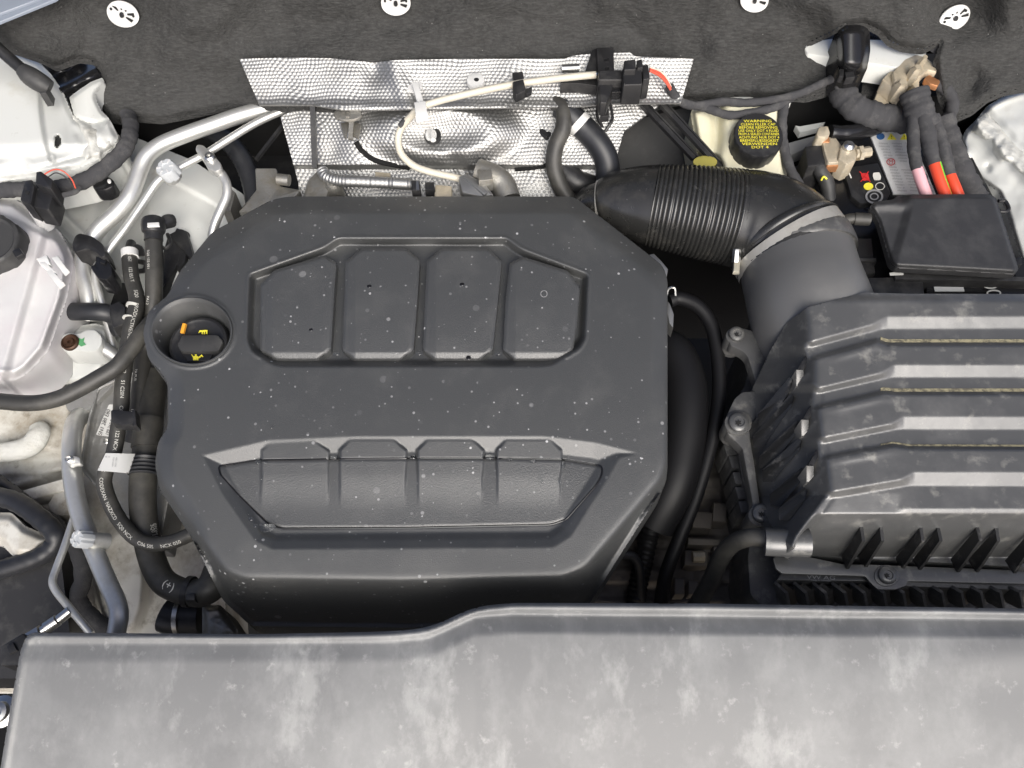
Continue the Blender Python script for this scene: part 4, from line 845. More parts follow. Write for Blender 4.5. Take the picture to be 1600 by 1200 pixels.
m = MB(); m.tube([(34, 108, .05, 11), (46, 118, .045, 15), (64, 130, .038, 15), (78, 138, .032, 12)], 14, 16, 5); m.prism([(56, 128), (74, 134), (72, 145), (62, 146)], .038, .02, 2); T.part('socket', m, M['blackrough'])
m = MB(); m.lathe((26, 104, .05), [(4, -.01), (4, .004), (.1, .005)], seg=10); T.part('pin', m, M['beige'])

IW = fillet([(-220, 262), (40, 276), (120, 262), (186, 232), (210, 214), (300, 250), (360, 290), (420, 330), (430, 420), (330, 470), (262, 540), (230, 585), (60, 580), (-220, 580)], 6)
def iw_h(X, Y, D):
    h = -.105-.00018*(X-150)-.00008*(Y-300)
    d = np.hypot((X-300)/130, (Y-390)/150); h += .05*np.sqrt(np.clip(1-d*d*.8, 0, 1))*ss(X, 190, 240)
    h += .006*np.exp(-(((Y-300)-(X-60)*.95)/9)**2)*(X < 190)+.006*np.exp(-(((Y-330)-(X-60)*.95)/7)**2)*(X < 180)
    h -= .012*np.exp(-(((X-185-(Y-260)*-.2)/16)**2))
    h -= .008*ss((Y-262)-(X-232)*.55, -4, 4)*ss(250+0*X-np.abs(X-290), 180, 200)*.6
    h += .006*fbm(X, Y, 70, 81); h += -.02*ss(Y, 520, 580)
    return h
T = Thing('inner_wing', 'white painted inner wing panel behind the aluminium pipes', 'body panel', (200, 400, -.15))
T.part('panel', hfield(IW, iw_h, 3, .1), M['paint'])
m = MB(); m.prism(ell(190, 266, 4, 7, 14, -35), -.066, .004, 0); m.prism(ell(207, 277, 1.6, 1.6, 8), -.060, .004, 0); T.part('panel_hole', m, M['blackink'])
# lower rail, dirty
RL = fillet([(-220, 560), (150, 560), (330, 600), (345, 760), (352, 940), (360, 1060), (-220, 1060)], 5)
def rl_h(X, Y, D):
    h = -.185-.00006*(Y-600)
    h += .016*ss(-(X-118), 0, 12)*ss(720-Y, 0, 20); h -= .012*ss(Y-(735+.1*(60-X)), 0, 10)
    h += .014*np.exp(-((np.hypot((X-20)/48, (Y-672)/34)-1)/.28)**2)*(Y > 668)
    h += .012*np.exp(-(((Y-745+(X-60)*.35))/10)**2)*(X < 130)
    h += .03*ss(1-np.hypot((X-190)/46, (Y-910)/110), 0, .35)
    h += .0035*fbm(X, Y, 60, 91)
    return h
T = Thing('chassis_rail', 'dirt stained white painted chassis rail below the coolant tank', 'body panel', (100, 760, -.25))
T.part('panel', hfield(RL, rl_h, 3, .1), M['paintdirty'])
m = MB()
for x, y, r in ((66, 776, 4.5), (47, 693+6, 1.5), (5, 706, 1.4), (250, 790, 4)): m.prism(ell(x, y, r, r*.8, 12), -.158, .004, 0)
T.part('panel_hole', m, M['blackink'])
m = MB(); m.tube([(-20, 708, -.165, 15), (20, 705, -.163, 16), (48, 696, -.163, 17), (62, 676, -.163, 16), (58, 664, -.165, 11)], 15, 14, 6, flat=.6); T.part('hook_bracket', m, M['sealer'])
m = MB(); m.prism([(-40, 592), (66, 598), (72, 612), (-40, 600)], -.12, .01, 2); m.prism([(-40, 608), (66, 612), (68, 620), (-40, 624)], -.135, .02, 2); m.tube([(68, 600, -.14), (88, 596, -.15)], 9, 12, 2); T.part('ledge', m, M['paint'])
m = MB(); m.prism([(28, 768), (118, 742), (120, 760), (46, 782)], -.15, .02, 2); m.prism(fillet([(72, 790), (84, 770), (120, 762), (128, 790), (112, 805), (84, 806)], 5), -.152, .02, 4); T.part('gusset', m, M['paintdirty'])
# black wing liner, lamp back
LN = fillet([(-220, 738), (0, 740), (30, 762), (60, 786), (100, 812), (104, 850), (96, 880), (110, 1000), (80, 1060), (-220, 1060)], 6)
def ln_h(X, Y, D): return -.145+.01*np.exp(-(((Y-800)-(X-60)*.8)/16)**2)-.00012*np.maximum(0, Y-850)
single('lamp_housing', hfield(LN, ln_h, 3, .06), M['black'], 'black finned plastic lamp housing in the front corner below the white rail', 'housing')
def wh_h(X, Y, D): return -.118-.0006*np.abs(X-30)*.4-.010*(1-ss(-D, 0, 14))
single('lamp_bracket', hfield(fillet([(-60, 800), (18, 801), (40, 822), (78, 838), (80, 848), (52, 872), (24, 872), (2, 852), (-60, 836)], 4), wh_h, 2.4, .04), M['paintdirty'], 'muddy white bracket wedged between black hoses in the front corner', 'bracket')
m = MB(); m.tube([(-40, 770, -.13), (20, 782, -.125), (60, 808, -.12), (84, 832, -.12), (86, 850, -.125), (60, 870, -.13), (0, 890, -.135), (-40, 896, -.14)], 15, 14, 8, prof=lambda s, L_: 1+.04*math.sin(s*420)); single('wiring_loom', m, M['rubberdark'], 'black ribbed loom looping round the muddy white bracket', 'wiring loom')
m = MB(); m.tube([(112, 840, -.14), (126, 870, -.15), (130, 905, -.16), (122, 935, -.17), (140, 962, -.18), (170, 985, -.19)], 13, 12, 7, prof=wob); single('wiring_loom', m, M['loom'], 'dark taped loom running down between the two lower aluminium pipes', 'wiring loom')
m = MB(); m.prism(fillet([(0, 1010), (36, 988), (50, 1010), (30, 1040), (0, 1040)], 4), -.08, .05, 3); m.prism([(10, 1010), (20, 1004), (26, 1016), (14, 1022)], -.076, .02, 1); single('lamp_connector', m, M['black'], 'black electrical plug below the metal pipe fitting at the corner', 'connector')
# engine mount casting
def mt_h(X, Y, D): return -.135+.008*(1-ss(-D, 2, 9))-.004*ss(-D, 8, 16)+.002*fbm(X, Y, 22, 95)
T = Thing('engine_mount', 'grey cast engine mount plate with a white part label behind the braided hose', 'engine mount', (175, 680, -.15))
T.part('casting', hfield(fillet([(152, 606), (185, 590), (262, 560), (275, 720), (250, 850), (196, 840), (160, 772), (128, 736), (126, 718), (138, 652)], 6), mt_h, 2.3, .05), M['mount'])
m = MB(); m.prism(fillet([(170, 632), (180, 632), (184, 684), (150, 679)], 2), -.126, .001, 0); lb = T.part('part_label', m, M['paper'])
m = MB(); flat_text(m, '5N1 280 E80', 163, 660, -.1258, 9, -70, .9); flat_text(m, '199 262 F', 171, 668, -.1258, 7, -70, .9); T.part('label_print', m, M['blackink'], lb)
m = MB(); m.lathe((168, 690, -.128), [(5, -.01), (5, .003), (3, .004), (.1, .001)], seg=14); T.part('bolt', m, M['steel'])
def hd_h(X, Y, D): return -.10-.0004*(Y-540)+.004*fbm(X, Y, 40, 96)-.01*(1-ss(-D, 0, 10))
T.part('mount_arm', hfield(fillet([(78, 590), (92, 540), (104, 512), (150, 505), (170, 512), (176, 560), (150, 596), (100, 604)], 8), hd_h, 2.5, .08), M['paint'])
m = MB(); m.prism(fillet([(94, 604), (150, 590), (196, 566), (200, 580), (166, 612), (140, 640), (104, 640)], 4), -.13, .03, 2); T.part('mount_ledge', m, M['mount'])
T = Thing('mount_bolt_boss', 'white capped metal boss with rusty star bolt and green paint mark', 'bolt boss', (128, 532, -.1))
m = MB(); m.prism(fillet([(94, 534), (98, 522), (108, 519), (122, 521), (136, 514), (148, 514), (159, 524), (159, 538), (150, 548), (132, 549), (118, 546), (106, 549), (96, 544)], 5), -.072, .03, 3); T.part('boss', m, M['paint'])
m = MB(); m.lathe((110, 535, -.071), [(13.5, -.01), (13.5, .002), (11.5, .0035), (10, .0015), (7, .0008), (6, .003), (3, .003), (2.5, .0005), (.1, .0005)], seg=24); T.part('star_bolt', m, M['rust'])
m = MB(); m.prism(fillet([(122, 528), (128, 530), (132, 527), (130, 534), (134, 538), (126, 541), (122, 537)], 1), -.0712, .001, 0); T.part('paint_mark', m, M['greenpaint'])
m = MB(); m.tube([(152, 540, -.085), (168, 548, -.09), (188, 562, -.1)], 11, 14, 3); T.part('dowel', m, M['alu'])

# ================================================================== COOLANT TANK
CT = fillet([(-200, 300), (0, 306), (24, 310), (40, 322), (66, 342), (94, 361), (112, 396), (115, 414), (104, 470), (93, 500), (76, 548), (46, 582), (26, 594), (0, 594), (-200, 590)], 7)
def ct_h(X, Y, D):
    d = -D; h = -.012+.00012*(300-Y)*.5
    h -= .020*(1-ss(d, 0, 16)); h -= .012*ss(X+(Y-430)*.28, 44, 62)
    h += .0025*np.exp(-((d-14)/4.0)**2)*ss(Y, 370, 420)
    h -= .014*ss(340-Y+X*.45, 0, 10)*.7; h += .0015*fbm(X, Y, 60, 101)
    h += 0
    return h
T = Thing('coolant_tank', 'milky translucent coolant tank with black screw cap', 'coolant tank', (20, 450, -.06))
T.part('tank', hfield(CT, ct_h, 2.4, .06), M['tank'])
m = MB(); kn2 = [1 if (i//5) % 2 else .95 for i in range(60)]; o = P(-8, 382, -.004); u = PXM(-8, 382, 0)
axx = Vector((.10, -.30, .95)).normalized(); x_ = axx.orthogonal().normalized(); y_ = axx.cross(x_)
m.rings([[o+axx*z+(x_*math.cos(2*math.pi*i/60)+y_*math.sin(2*math.pi*i/60))*r*u*(kn2[i] if k else 1) for i in range(60)] for r, z, k in ((46, -.02, 1), (46, .010, 1), (43, .014, 1), (38, .015, 0), (34, .012, 0), (.1, .012, 0))], cap0=False)
T.part('cap', m, M['blackrough'])
m = MB(); m.prism(fillet([(18, 392), (30, 386), (36, 396), (24, 402)], 2), .012, .006, 1.5); T.part('cap_lug', m, M['black'])
for o_ in ([(56, 404), (73, 398), (78, 412), (68, 412)], [(80, 402), (90, 399), (105, 420), (98, 426)], [(72, 424), (80, 420), (98, 440), (90, 447)], [(60, 410), (70, 408), (86, 424), (80, 428)]):
    m = MB(); m.prism(o_, .0, .007, 1.5); T.part('moulded_tab', m, M['white'])
T.part('neck', (lambda m: (m.lathe((62, 338, -.02), [(12, -.02), (9, .012), (.1, .012)], axis=Vector((.05, -.1, 1)), seg=16), m)[1])(MB()), M['tank'])
T = Thing('level_sensor_plug', 'black plug with a thin red wire on top of the milky coolant tank', 'connector', (60, 305, .0))
m = MB(); m.prism(fillet([(47, 296), (80, 290), (84, 300), (76, 328), (50, 322)], 4), .012, .03, 3); T.part('socket', m, M['black'])
m = MB(); m.prism(fillet([(38, 282), (50, 280), (54, 290), (48, 320), (31, 312)], 2), .018, .03, 2); m.prism(fillet([(56, 268), (64, 267), (82, 280), (80, 296), (55, 286)], 2), .026, .03, 2); T.part('plug', m, M['black'])
m = MB(); m.prism([(40, 297), (46, 299), (44, 304), (39, 302)], .0186, .001, 0); T.part('latch_window', m, M['blackink'])
m = MB(); m.tube([(70, 272, .026), (84, 265, .03), (98, 267, .028), (112, 280, .018), (118, 294, .005)], 1.1, 6, 6); T.part('wire', m, M['wire'])
m = MB(); m.tube([(76, 276, .024), (88, 270, .026), (104, 278, .02), (116, 294, .005)], 1.1, 6, 6); T.part('wire', m, M['blackrough'])
m = MB(); m.tube([(82, 308, .004), (98, 305, .0), (117, 300, -.002), (124, 292, -.004)], 4, 8, 5, flat=.5); T.part('tail', m, M['loom'])
loom([(-60, 306, -.02), (0, 298, -.015), (30, 296, -.012), (60, 296, -.012), (110, 290, -.012), (150, 272, -.015), (185, 244, -.018), (200, 222, -.02), (204, 196, -.025), (200, 180, -.03)], 12, 'dark cloth taped loom curling round the foot of the white strut tower')
T = Thing('cable_holder', 'small glossy black clip on the white panel below the taped loom', 'clip', (160, 286, -.03))
m = MB(); m.prism(fillet([(143, 284), (152, 277), (170, 275), (178, 281), (176, 290), (164, 296), (150, 296), (144, 292)], 4), -.036, .02, 3); T.part('body', m, M['gloss'])
m = MB(); m.prism(ell(170, 282, 3, 3, 10), -.034, .004, 1); T.part('peg', m, M['white'])

# ================================================================== ALUMINIUM PIPES
T = Thing('coolant_pipe', 'wide bare aluminium pipe bending from the foil shield down behind the coolant tank', 'pipe', (240, 240, -.05))
m = MB(); m.tube([(505, 160, -.03), (470, 163, -.03), (430, 167, -.03), (380, 179, -.03), (330, 196, -.03), (285, 212, -.03), (252, 226, -.03), (231, 242, -.03), (220, 262, -.034), (212, 285, -.038), (200, 311, -.042), (180, 334, -.046), (156, 356, -.05), (142, 376, -.054), (131, 396, -.06), (129, 425, -.066), (136, 450, -.072), (140, 476, -.08), (138, 500, -.09)], 12.3, 18, 8); T.part('tube', m, M['alu'])
T = Thing('coolant_pipe', 'narrow bare aluminium pipe with a grey service cap and flange', 'pipe', (262, 270, -.05))
m = MB(); m.tube([(505, 162, -.025), (470, 166, -.025), (440, 174, -.025), (400, 192, -.026), (360, 216, -.028), (322, 240, -.03), (290, 257, -.03), (262, 272, -.03), (246, 284, -.034), (232, 304, -.04), (212, 334, -.046), (192, 362, -.05), (174, 385, -.055), (160, 405, -.06), (150, 420, -.065), (150, 440, -.07), (156, 462, -.076), (164, 490, -.085), (178, 545, -.10)], 6.0, 14, 8); T.part('tube', m, M['alu'])
m = MB(); m.lathe((266, 273, -.03), [(14, -.008), (14, .006), (10, .010), (.1, .010)], axis=Vector((-.2, -.2, 1)), seg=20); T.part('port', m, M['alu'])
def hexcap(T, px, py, h, r, ax=Vector((-.15, -.25, 1))):
    m = MB(); ax = ax.normalized(); o = P(px, py, h); u = PXM(px, py, h); x = ax.orthogonal().normalized(); y = ax.cross(x)
    kk = [1 if i % 4 else .86 for i in range(24)]
    m.rings([[o+ax*z+(x*math.cos(2*math.pi*i/24)+y*math.sin(2*math.pi*i/24))*rr*u*(kk[i] if q else 1) for i in range(24)] for rr, z, q in ((r, -.012, 1), (r, .003, 1), (r*.9, .005, 1), (r*.42, .005, 0), (r*.36, .004, 0), (.1, .004, 0))], cap0=False); c = T.part('service_cap', m, M['white2'])
    m = MB()
    for k in range(6):
        a = 2*math.pi*(k+.3)/6; d = x*math.cos(a)+y*math.sin(a); s = ax.cross(d); p = o+ax*.0052; q = [p+d*r*u*.45+s*r*u*.05, p+d*r*u*.45-s*r*u*.05, p+d*r*u*.85-s*r*u*.07, p+d*r*u*.85+s*r*u*.07]; m.rings([[v-ax*.002 for v in q], [v+ax*.0006 for v in q]])
    T.part('spoke', m, M['silverlabel'], c)
M['white2'] = mat('grey_cap_plastic', (.50, .52, .53), .45, .5)
hexcap(T, 261, 264, -.012, 16)
m = MB(); m.prism(fillet([(304, 232), (308, 225), (318, 226), (330, 238), (345, 254), (346, 262), (338, 268), (324, 262), (316, 246)], 5), -.018, .010, 2.5); fl = T.part('flange_plate', m, M['alu'])
m = MB(); m.lathe((328, 246, -.017), [(8.5, -.006), (8.5, .003), (6, .005), (3, .005), (2.6, .002), (.1, .002)], seg=20); T.part('flange_bolt', m, M['steel'], fl)
m = MB(); m.tube([(334, 262, -.03), (346, 272, -.032), (354, 288, -.035), (354, 306, -.04), (346, 326, -.046), (336, 350, -.055), (332, 372, -.065), (338, 392, -.08)], 7.2, 14, 8); T.part('branch_tube', m, M['alu'])
T = Thing('pipe_clamp', 'black plastic clamp holding the two aluminium pipes beside the coolant tank', 'clamp', (140, 400, -.05))
m = MB(); m.prism(fillet([(111, 382), (116, 368), (124, 363), (144, 368), (160, 380), (166, 398), (158, 402), (150, 394), (136, 388), (122, 392), (116, 394)], 4), -.034, .03, 3); T.part('band', m, M['black'])
m = MB(); m.prism(fillet([(150, 394), (160, 396), (174, 414), (175, 428), (166, 437), (152, 434), (140, 416), (148, 412)], 3), -.044, .03, 2.5); m.prism([(156, 402), (166, 404), (164, 412), (156, 410)], -.040, .01, 1); T.part('latch', m, M['gloss'])
# lower pipes
T = Thing('lower_pipe', 'wide aluminium pipe with a capped port running down to the dusty front panel', 'pipe', (150, 860, -.1))
m = MB(); m.tube([(128, 648, -.14), (117, 662, -.125), (112, 690, -.115), (112, 730, -.11), (118, 775, -.105), (130, 818, -.10), (148, 862, -.095), (166, 905, -.09), (182, 940, -.085), (186, 962, -.085), (182, 990, -.09), (180, 1010, -.1)], 14.0, 18, 8); T.part('tube', m, M['alu'])
m = MB(); m.lathe((142, 843, -.082), [(13, -.02), (11, .006), (.1, .006)], axis=Vector((-.5, -.2, .8)), seg=18); T.part('port', m, M['alu'])
hexcap(T, 125, 842, -.068, 14, Vector((-.35, -.25, .9)))
m = MB(); m.prism(fillet([(100, 716), (104, 711), (114, 711), (124, 714), (126, 724), (116, 724), (108, 727), (101, 722)], 3), -.088, .008, 2); e = T.part('mount_ear', m, M['alu'])
m = MB(); m.lathe((109, 718, -.087), [(6, -.004), (6, .003), (4, .004), (2, .002), (.1, .002)], seg=14); T.part('ear_bolt', m, M['steel'], e)
T = Thing('lower_pipe', 'narrow kinked aluminium pipe with a screwed fitting beside the wide lower pipe', 'pipe', (90, 920, -.1))
m = MB(); m.tube([(122, 790, -.135), (112, 820, -.12), (100, 856, -.11), (88, 888, -.105), (82, 908, -.10), (88, 924, -.10), (104, 944, -.10), (122, 966, -.10), (142, 990, -.105)], 5.8, 14, 8); T.part('tube', m, M['alu'])
m = MB(); m.tube([(110, 954, -.098, 8), (92, 968, -.098, 8)], 8, 14, 3); m.tube([(90, 969, -.098), (72, 981, -.098)], 9.5, 16, 3); m.tube([(71, 982, -.098), (66, 985, -.098)], 7, 14, 2); m.tube([(64, 986, -.098), (44, 998, -.098)], 10.5, 6, 2); T.part('fitting', m, M['steel'])

# ================================================================== HOSES BESIDE THE ENGINE COVER
T = Thing('braided_hose', 'braided dark hose with white print curving from a white band to under the engine cover', 'hose', (200, 700, -.08))
m = MB(); m.tube([(202, 392, -.06), (203, 412, -.06), (206, 436, -.058), (213, 462, -.056), (212, 484, -.055), (205, 510, -.056), (198, 550, -.06), (192, 595, -.065), (189, 640, -.07), (184, 672, -.075), (178, 706, -.08), (166, 734, -.085), (163, 758, -.088), (174, 790, -.09), (192, 820, -.09), (214, 842, -.09), (240, 850, -.09), (270, 846, -.085), (302, 833, -.08)], 11.6, 16, 9, prof=lambda s, L_: 1+.012*math.sin(s*1400)); th = m; T.part('hose', m, M['rubber'])
tx = MB()
for k, s in enumerate(['122 051', '122 051 T', '5Q0', 'PRODUCTIVE', 'NCX 200', '5Q0 122', '51 C20N', 'CODEX', '122 NCX', 'CEZES', 'CODEXAN', 'NAZXCD', '5Q0 NCX', 'C06 50S', 'NCX 050']):
    hose_text(tx, th, s, .03+k*.0655, .0062, 0 if k < 9 else 20, False)
T.part('hose_print', tx, M['ink'])
m = MB(); m.tube([(202.5, 392, -.0585), (203, 402, -.0585)], 12.6, 18, 2); T.part('white_band', m, M['white'])
m = MB(); m.tube([(205, 380, -.07, 7), (203, 392, -.06, 8)], 8, 12, 3); m.tube([(206, 386, -.065), (218, 388, -.07), (222, 400, -.075)], 5, 8, 3); T.part('end_clip', m, M['black'])
m = MB(); m.tube([(211, 477, -.0545), (209.5, 481, -.0545)], 12.4, 16, 1); m.tube([(205, 497, -.055), (204.5, 499, -.055)], 12.4, 16, 1); T.part('thin_ring', m, M['ink'])
T = Thing('quick_connect_hose', 'straight dark hose with a black quick connector and white lock tab', 'hose', (240, 440, -.06))
m = MB(); m.tube([(240, 372, -.045), (241, 400, -.05), (241, 430, -.055), (240, 470, -.065), (234, 505, -.08), (226, 545, -.10), (220, 600, -.105), (214, 660, -.11), (208, 690, -.12)], 12.8, 16, 8); th = m; T.part('hose', m, M['rubber'])
tx = MB()
for k, s in enumerate(['5Q0 122 051', 'PA12', '5Q0 819', 'PA PUR', '122 051']): hose_text(tx, th, s, .12+k*.19, .005, 40)
T.part('hose_print', tx, M['ink'])
m = MB(); m.tube([(239, 346, -.038, 17), (239.5, 352, -.038, 18), (240, 362, -.04, 17), (240, 366, -.041, 14), (240, 376, -.043, 14)], 16, 20, 3); m.prism([(234, 338), (238, 337), (242, 346), (236, 347)], -.03, .01, 1); m.tube([(252, 352, -.045, 8), (262, 346, -.05, 11), (270, 345, -.055, 10)], 10, 12, 4); T.part('connector', m, M['black'])
m = MB(); m.prism([(230, 348), (248, 347), (249, 353), (230, 354)], -.0205, .002, .5); T.part('lock_tab', m, M['white'])
single('heater_hose', MB().tube([(-40, 622, -.045), (0, 627, -.045), (50, 630, -.045), (90, 623, -.045), (125, 607, -.045), (155, 590, -.044), (182, 573, -.043), (203, 548, -.043), (222, 522, -.045), (242, 500, -.055), (262, 490, -.07)], 12.8, 16, 9), M['rubber'], 'long plain rubber hose crossing diagonally below the coolant tank', 'hose')
m = MB(); m.tube([(92, 486, -.085), (120, 487, -.07), (150, 487, -.065), (170, 490, -.07), (182, 500, -.085), (186, 520, -.10)], 14, 16, 7); single('tank_hose', m, M['rubberdark'], 'short black elbow hose leaving the coolant tank', 'hose')
Tq = Thing('hose_coupling', 'black hose coupling between the elbow hose and the braided hose', 'coupling', (180, 490, -.09)); m = MB(); m.prism([(168, 478), (186, 470), (196, 480), (194, 505), (176, 512)], -.06, .03, 2); Tq.part('collar', m, M['black']); m = MB(); m.prism([(172, 474), (184, 440), (214, 444), (214, 470)], -.10, .04, 2); Tq.part('tab', m, M['black'])
T = Thing('radiator_hose', 'thick black hose with corrugated collar and white cross mark, bending under the engine cover', 'hose', (235, 830, -.12))
m = MB(); m.tube([(238, 585, -.12), (237, 620, -.115), (234, 655, -.11), (230, 690, -.11), (226, 725, -.11), (223, 760, -.11), (224, 800, -.112), (230, 842, -.115), (240, 880, -.115), (255, 908, -.112), (280, 922, -.11), (300, 925, -.11)], 20, 20, 8); th = m; T.part('hose', m, M['rubber'])
m = MB(); m.tube([(233, 655, -.108), (228, 700, -.108)], 21.5, 20, 3); T.part('sleeve', m, M['rubber'])
m = MB(); m.tube([(228, 716, -.106), (225, 742, -.106)], 23, 20, 22, prof=lambda s, L_: 1+.06*math.sin(s/L_*2*math.pi*4.5)); T.part('corrugated_collar', m, M['rubberdark'])
tx = MB(); hose_text(tx, th, '5Q0 121 055', .70, .0062, -28); hose_text(tx, th, 'EPDM KA-EM', .70, .0062, -42); hose_text(tx, th, '(+)', .93, .013, 0); T.part('hose_print', tx, M['ink'])
m = MB(); m.tube([(291, 924, -.108), (300, 925, -.108)], 24, 20, 2); m.prism([(290, 928), (304, 928), (304, 938), (290, 938)], -.078, .02, 1.5); T.part('clamp', m, M['black'])
m = MB(); m.tube([(300, 926, -.11, 21), (316, 926, -.10, 22), (332, 914, -.10, 23), (340, 890, -.11, 21)], 22, 18, 6); T.part('elbow', m, M['rubber'])
m = MB(); m.tube([(262, 958, -.16), (276, 962, -.16), (318, 962, -.16)], 30, 22, 3); single('charge_pipe', m, M['rubberdark'], 'wide black pipe below the cross marked hose at the dusty panel', 'pipe')
m = MB(); m.tube([(281, 962, -.158), (288, 962, -.158)], 31, 26, 2); single('pipe_clamp', m, M['steel'], 'bright steel band round the wide black pipe at the dusty panel', 'clamp')
def cs_h(X, Y, D): return -.12+.006*fbm(X, Y, 24, 111)-.01*(1-ss(-D, 0, 10))
single('gearbox_casting', hfield(fillet([(316, 946), (345, 945), (372, 985), (372, 1020), (316, 1020)], 5), cs_h, 2.5, .06), M['cast'], 'rough cast metal corner between wide black pipe and engine cover', 'casting')
T = Thing('hose_clip', 'square black clip joining the braided hose to the hose beside it', 'clip', (190, 650, -.06))
m = MB(); m.prism(fillet([(172, 642), (176, 639), (206, 642), (210, 650), (207, 662), (190, 664), (173, 660)], 2), -.046, .014, 2.5); m.prism([(206, 640), (211, 640), (213, 664), (207, 666)], -.046, .014, 1); T.part('clip_body', m, M['black'])
T = Thing('paper_tag', 'white paper tag wrapped round the braided hose', 'tag', (180, 722, -.06))
def tg_h(X, Y, D): return -.062-.006*((X-176)/24)**2+.0001*(Y-720)
tg = T.part('sheet', hfield([(165, 708), (211, 709), (201, 739), (152, 735)], tg_h, 2.4, .0006), M['paper'])
m = MB(); tf = lambda X, Y: tg_h(np.asarray(X), np.asarray(Y), 0)
flat_text(m, 'ABC 1520', 181, 722, 0, 3.6, 98, 1, hmap=tf); flat_text(m, '5Q0122051', 176.5, 722, 0, 3.2, 98, 1, hmap=tf); flat_text(m, '06 19', 168, 714, 0, 3.2, 5, 1, hmap=tf); T.part('tag_print', m, M['greyink'], tg)
# dark clutter beyond the hoses
m = MB(); m.tube([(318, 200, -.08), (345, 212, -.075), (370, 236, -.08), (388, 270, -.085), (398, 310, -.09), (400, 350, -.10)], 15, 14, 9, prof=lambda s, L_: 1+.05*math.sin(s*700)); single('wiring_loom', m, M['rubberdark'], 'black corrugated loom arching behind the pipe flange', 'wiring loom')
m = MB(); m.prism(fillet([(206, 196), (280, 192), (440, 168), (470, 200), (470, 300), (360, 330), (330, 250), (300, 232), (214, 236)], 8), -.17, .1, 5); single('bulkhead_recess', m, M['black'], 'black bulkhead lining in shade behind the wide aluminium pipe', 'panel')
m = MB(); m.obox((458, 176, -.05), (400, 250, -.09), 5, .005); single('support_rod', m, M['black'], 'thin slanting black rod beside the foil shield edge', 'rod')
m = MB(); m.prism(fillet([(262, 366), (282, 356), (296, 362), (290, 390), (262, 440), (246, 470), (238, 450)], 4), -.085, .06, 3); m.prism([(268, 372), (276, 356), (292, 362), (302, 400), (296, 402)], -.08, .03, 1); m.prism([(280, 392), (292, 388), (288, 410), (276, 420)], -.082, .02, 1); single('valve_block', m, M['black'], 'black valve block beside the quick connector at the cover corner', 'valve')
m = MB(); m.tube([(262, 366, -.06), (266, 380, -.055), (258, 388, -.055), (250, 384, -.06)], 3, 8, 5); single('small_tube', m, M['black'], 'tiny black tube loop below the quick connector', 'tube')
m = MB(); m.tube([(214, 408, -.085), (228, 412, -.08), (226, 422, -.085), (216, 424, -.09)], 4, 8, 5); single('small_tube', m, M['black'], 'tiny black tube stub beside the white band of the braided hose', 'tube')
m = MB(); m.prism(fillet([(398, 262), (432, 262), (438, 290), (470, 296), (462, 306), (420, 314), (390, 330), (372, 330), (400, 296)], 3), -.055, .05, 3); m.tube([(434, 280, -.05), (452, 282, -.05)], 9, 12, 2); m.prism([(356, 290), (368, 300), (360, 330), (348, 330)], -.07, .03, 2); single('cylinder_head_end', m, M['cast'], 'grey cast metal bracket behind the top corner of the engine cover', 'casting')
m = MB(); m.prism(fillet([(480, 280), (498, 262), (520, 272), (510, 310), (470, 312)], 5), -.045, .05, 5); m.lathe((521, 292, -.05), [(14, -.03), (14, .002), (8, .01), (.1, .01)], seg=18); single('manifold_pipe', m, M['cast'], 'curved cast pipe stub behind the engine cover under the foil sleeve', 'pipe')
m = MB(); m.tube([(503, 266, -.036), (510, 276, -.036), (530, 282, -.036), (570, 284, -.038), (610, 286, -.04), (644, 288, -.042)], 9, 14, 14, prof=lambda s, L_: 1+.07*math.sin(s*1500)); single('foil_sleeve', m, M['foil'], 'crinkled silver sleeve on a pipe just behind the engine cover', 'sleeve')
T = Thing('turbo_plug', 'small black and beige plug on the end of the silver sleeve', 'connector', (662, 290, -.05))
m = MB(); m.prism(fillet([(642, 281), (656, 281), (657, 297), (643, 297)], 2), -.03, .02, 2); m.prism([(664, 284), (678, 284), (680, 296), (664, 296)], -.034, .02, 1.5); T.part('plug', m, M['black'])
m = MB(); m.prism([(650, 282), (654, 282), (655, 297), (650, 297)], -.0292, .001, 0); T.part('collar', m, M['steel'])
m = MB(); m.prism(fillet([(680, 288), (706, 290), (706, 312), (678, 312)], 2), -.038, .03, 2); m.prism([(586, 268), (610, 270), (610, 276), (586, 275)], -.05, .01, 1); T.part('lug', m, M['beige'])
m = MB(); m.prism(fillet([(716, 276), (728, 270), (756, 284), (772, 304), (750, 306), (722, 300)], 3), -.032, .02, 3); m.prism([(722, 274), (728, 272), (762, 300), (756, 304)], -.029, .01, 1); single('foil_strip', m, M['foil'], 'crumpled silver foil strip beside the round grey solenoid', 'foil strip')
m = MB(); m.tube([(746, 268, -.045), (770, 276, -.045), (786, 290, -.05), (794, 312, -.055)], 20, 18, 6); m.prism([(746, 264), (768, 264), (770, 280), (748, 282)], -.022, .02, 2); single('boost_solenoid', m, M['cast'], 'round grey metal solenoid body behind the engine cover', 'solenoid')
for pts, lab in (([(1012, 398), (1022, 396), (1034, 408), (1044, 420), (1042, 432), (1030, 418)], 'crumpled foil scrap under the ribbed intake hose'), ([(1043, 470), (1047, 474), (1053, 490), (1052, 512), (1046, 505), (1042, 488)], 'sliver of foil at the side of the engine cover')):
    m = MB(); m.prism(pts, -.03, .02, 1.5); single('foil_scrap', m, M['foil'], lab, 'foil scrap')

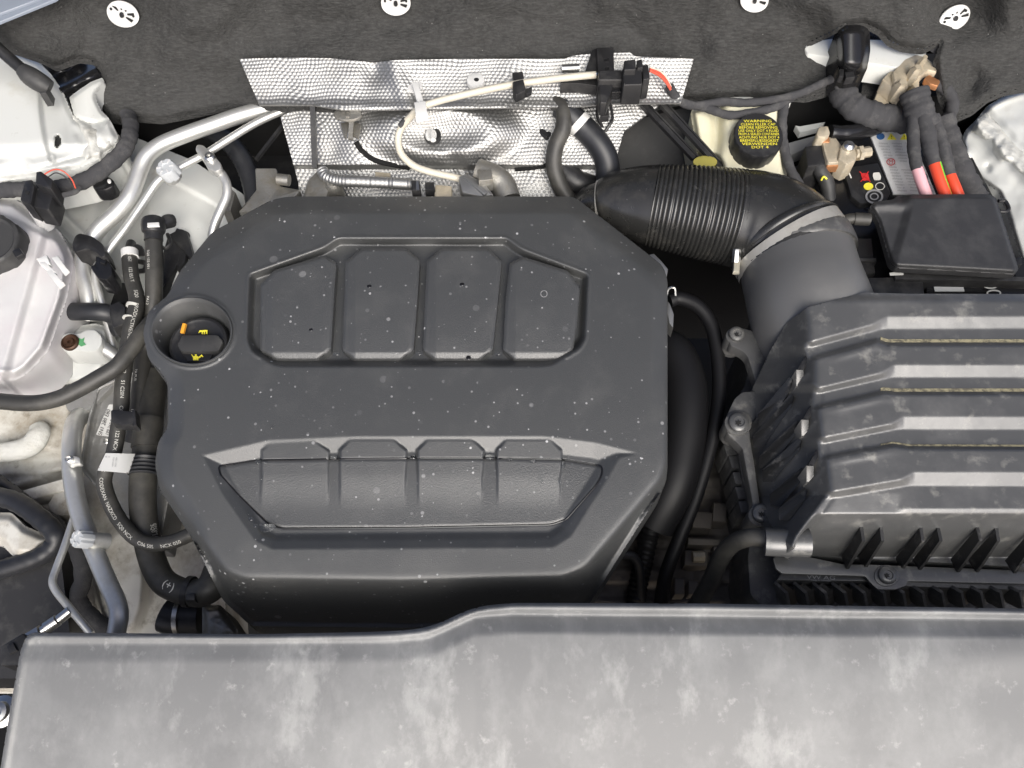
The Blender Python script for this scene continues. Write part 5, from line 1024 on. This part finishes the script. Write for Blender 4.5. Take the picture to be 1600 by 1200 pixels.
# ================================================================== DEEP GAP BETWEEN COVER AND AIR BOX
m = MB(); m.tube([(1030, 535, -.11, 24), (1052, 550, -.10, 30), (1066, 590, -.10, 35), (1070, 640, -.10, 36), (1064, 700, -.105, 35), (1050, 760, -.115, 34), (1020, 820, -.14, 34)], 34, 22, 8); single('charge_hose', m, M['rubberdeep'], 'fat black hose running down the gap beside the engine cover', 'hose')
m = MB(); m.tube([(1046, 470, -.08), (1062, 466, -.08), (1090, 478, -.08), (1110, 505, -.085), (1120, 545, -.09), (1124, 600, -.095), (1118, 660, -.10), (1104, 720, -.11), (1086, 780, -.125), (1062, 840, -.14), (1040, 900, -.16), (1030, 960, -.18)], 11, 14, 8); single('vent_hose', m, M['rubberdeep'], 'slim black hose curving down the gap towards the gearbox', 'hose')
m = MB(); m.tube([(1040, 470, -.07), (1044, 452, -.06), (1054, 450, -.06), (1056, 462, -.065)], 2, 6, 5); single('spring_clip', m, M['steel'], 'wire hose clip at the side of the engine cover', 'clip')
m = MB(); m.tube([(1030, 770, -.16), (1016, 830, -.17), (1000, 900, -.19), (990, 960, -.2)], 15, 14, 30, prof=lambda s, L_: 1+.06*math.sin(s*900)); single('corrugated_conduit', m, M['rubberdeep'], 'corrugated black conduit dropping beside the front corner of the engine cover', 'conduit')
m = MB(); m.tube([(970, 866, -.14), (990, 870, -.15), (1000, 895, -.17), (1002, 960, -.2)], 7, 10, 6); single('small_hose', m, M['rubberdark'], 'small dark hose hooked below the engine cover corner', 'hose')
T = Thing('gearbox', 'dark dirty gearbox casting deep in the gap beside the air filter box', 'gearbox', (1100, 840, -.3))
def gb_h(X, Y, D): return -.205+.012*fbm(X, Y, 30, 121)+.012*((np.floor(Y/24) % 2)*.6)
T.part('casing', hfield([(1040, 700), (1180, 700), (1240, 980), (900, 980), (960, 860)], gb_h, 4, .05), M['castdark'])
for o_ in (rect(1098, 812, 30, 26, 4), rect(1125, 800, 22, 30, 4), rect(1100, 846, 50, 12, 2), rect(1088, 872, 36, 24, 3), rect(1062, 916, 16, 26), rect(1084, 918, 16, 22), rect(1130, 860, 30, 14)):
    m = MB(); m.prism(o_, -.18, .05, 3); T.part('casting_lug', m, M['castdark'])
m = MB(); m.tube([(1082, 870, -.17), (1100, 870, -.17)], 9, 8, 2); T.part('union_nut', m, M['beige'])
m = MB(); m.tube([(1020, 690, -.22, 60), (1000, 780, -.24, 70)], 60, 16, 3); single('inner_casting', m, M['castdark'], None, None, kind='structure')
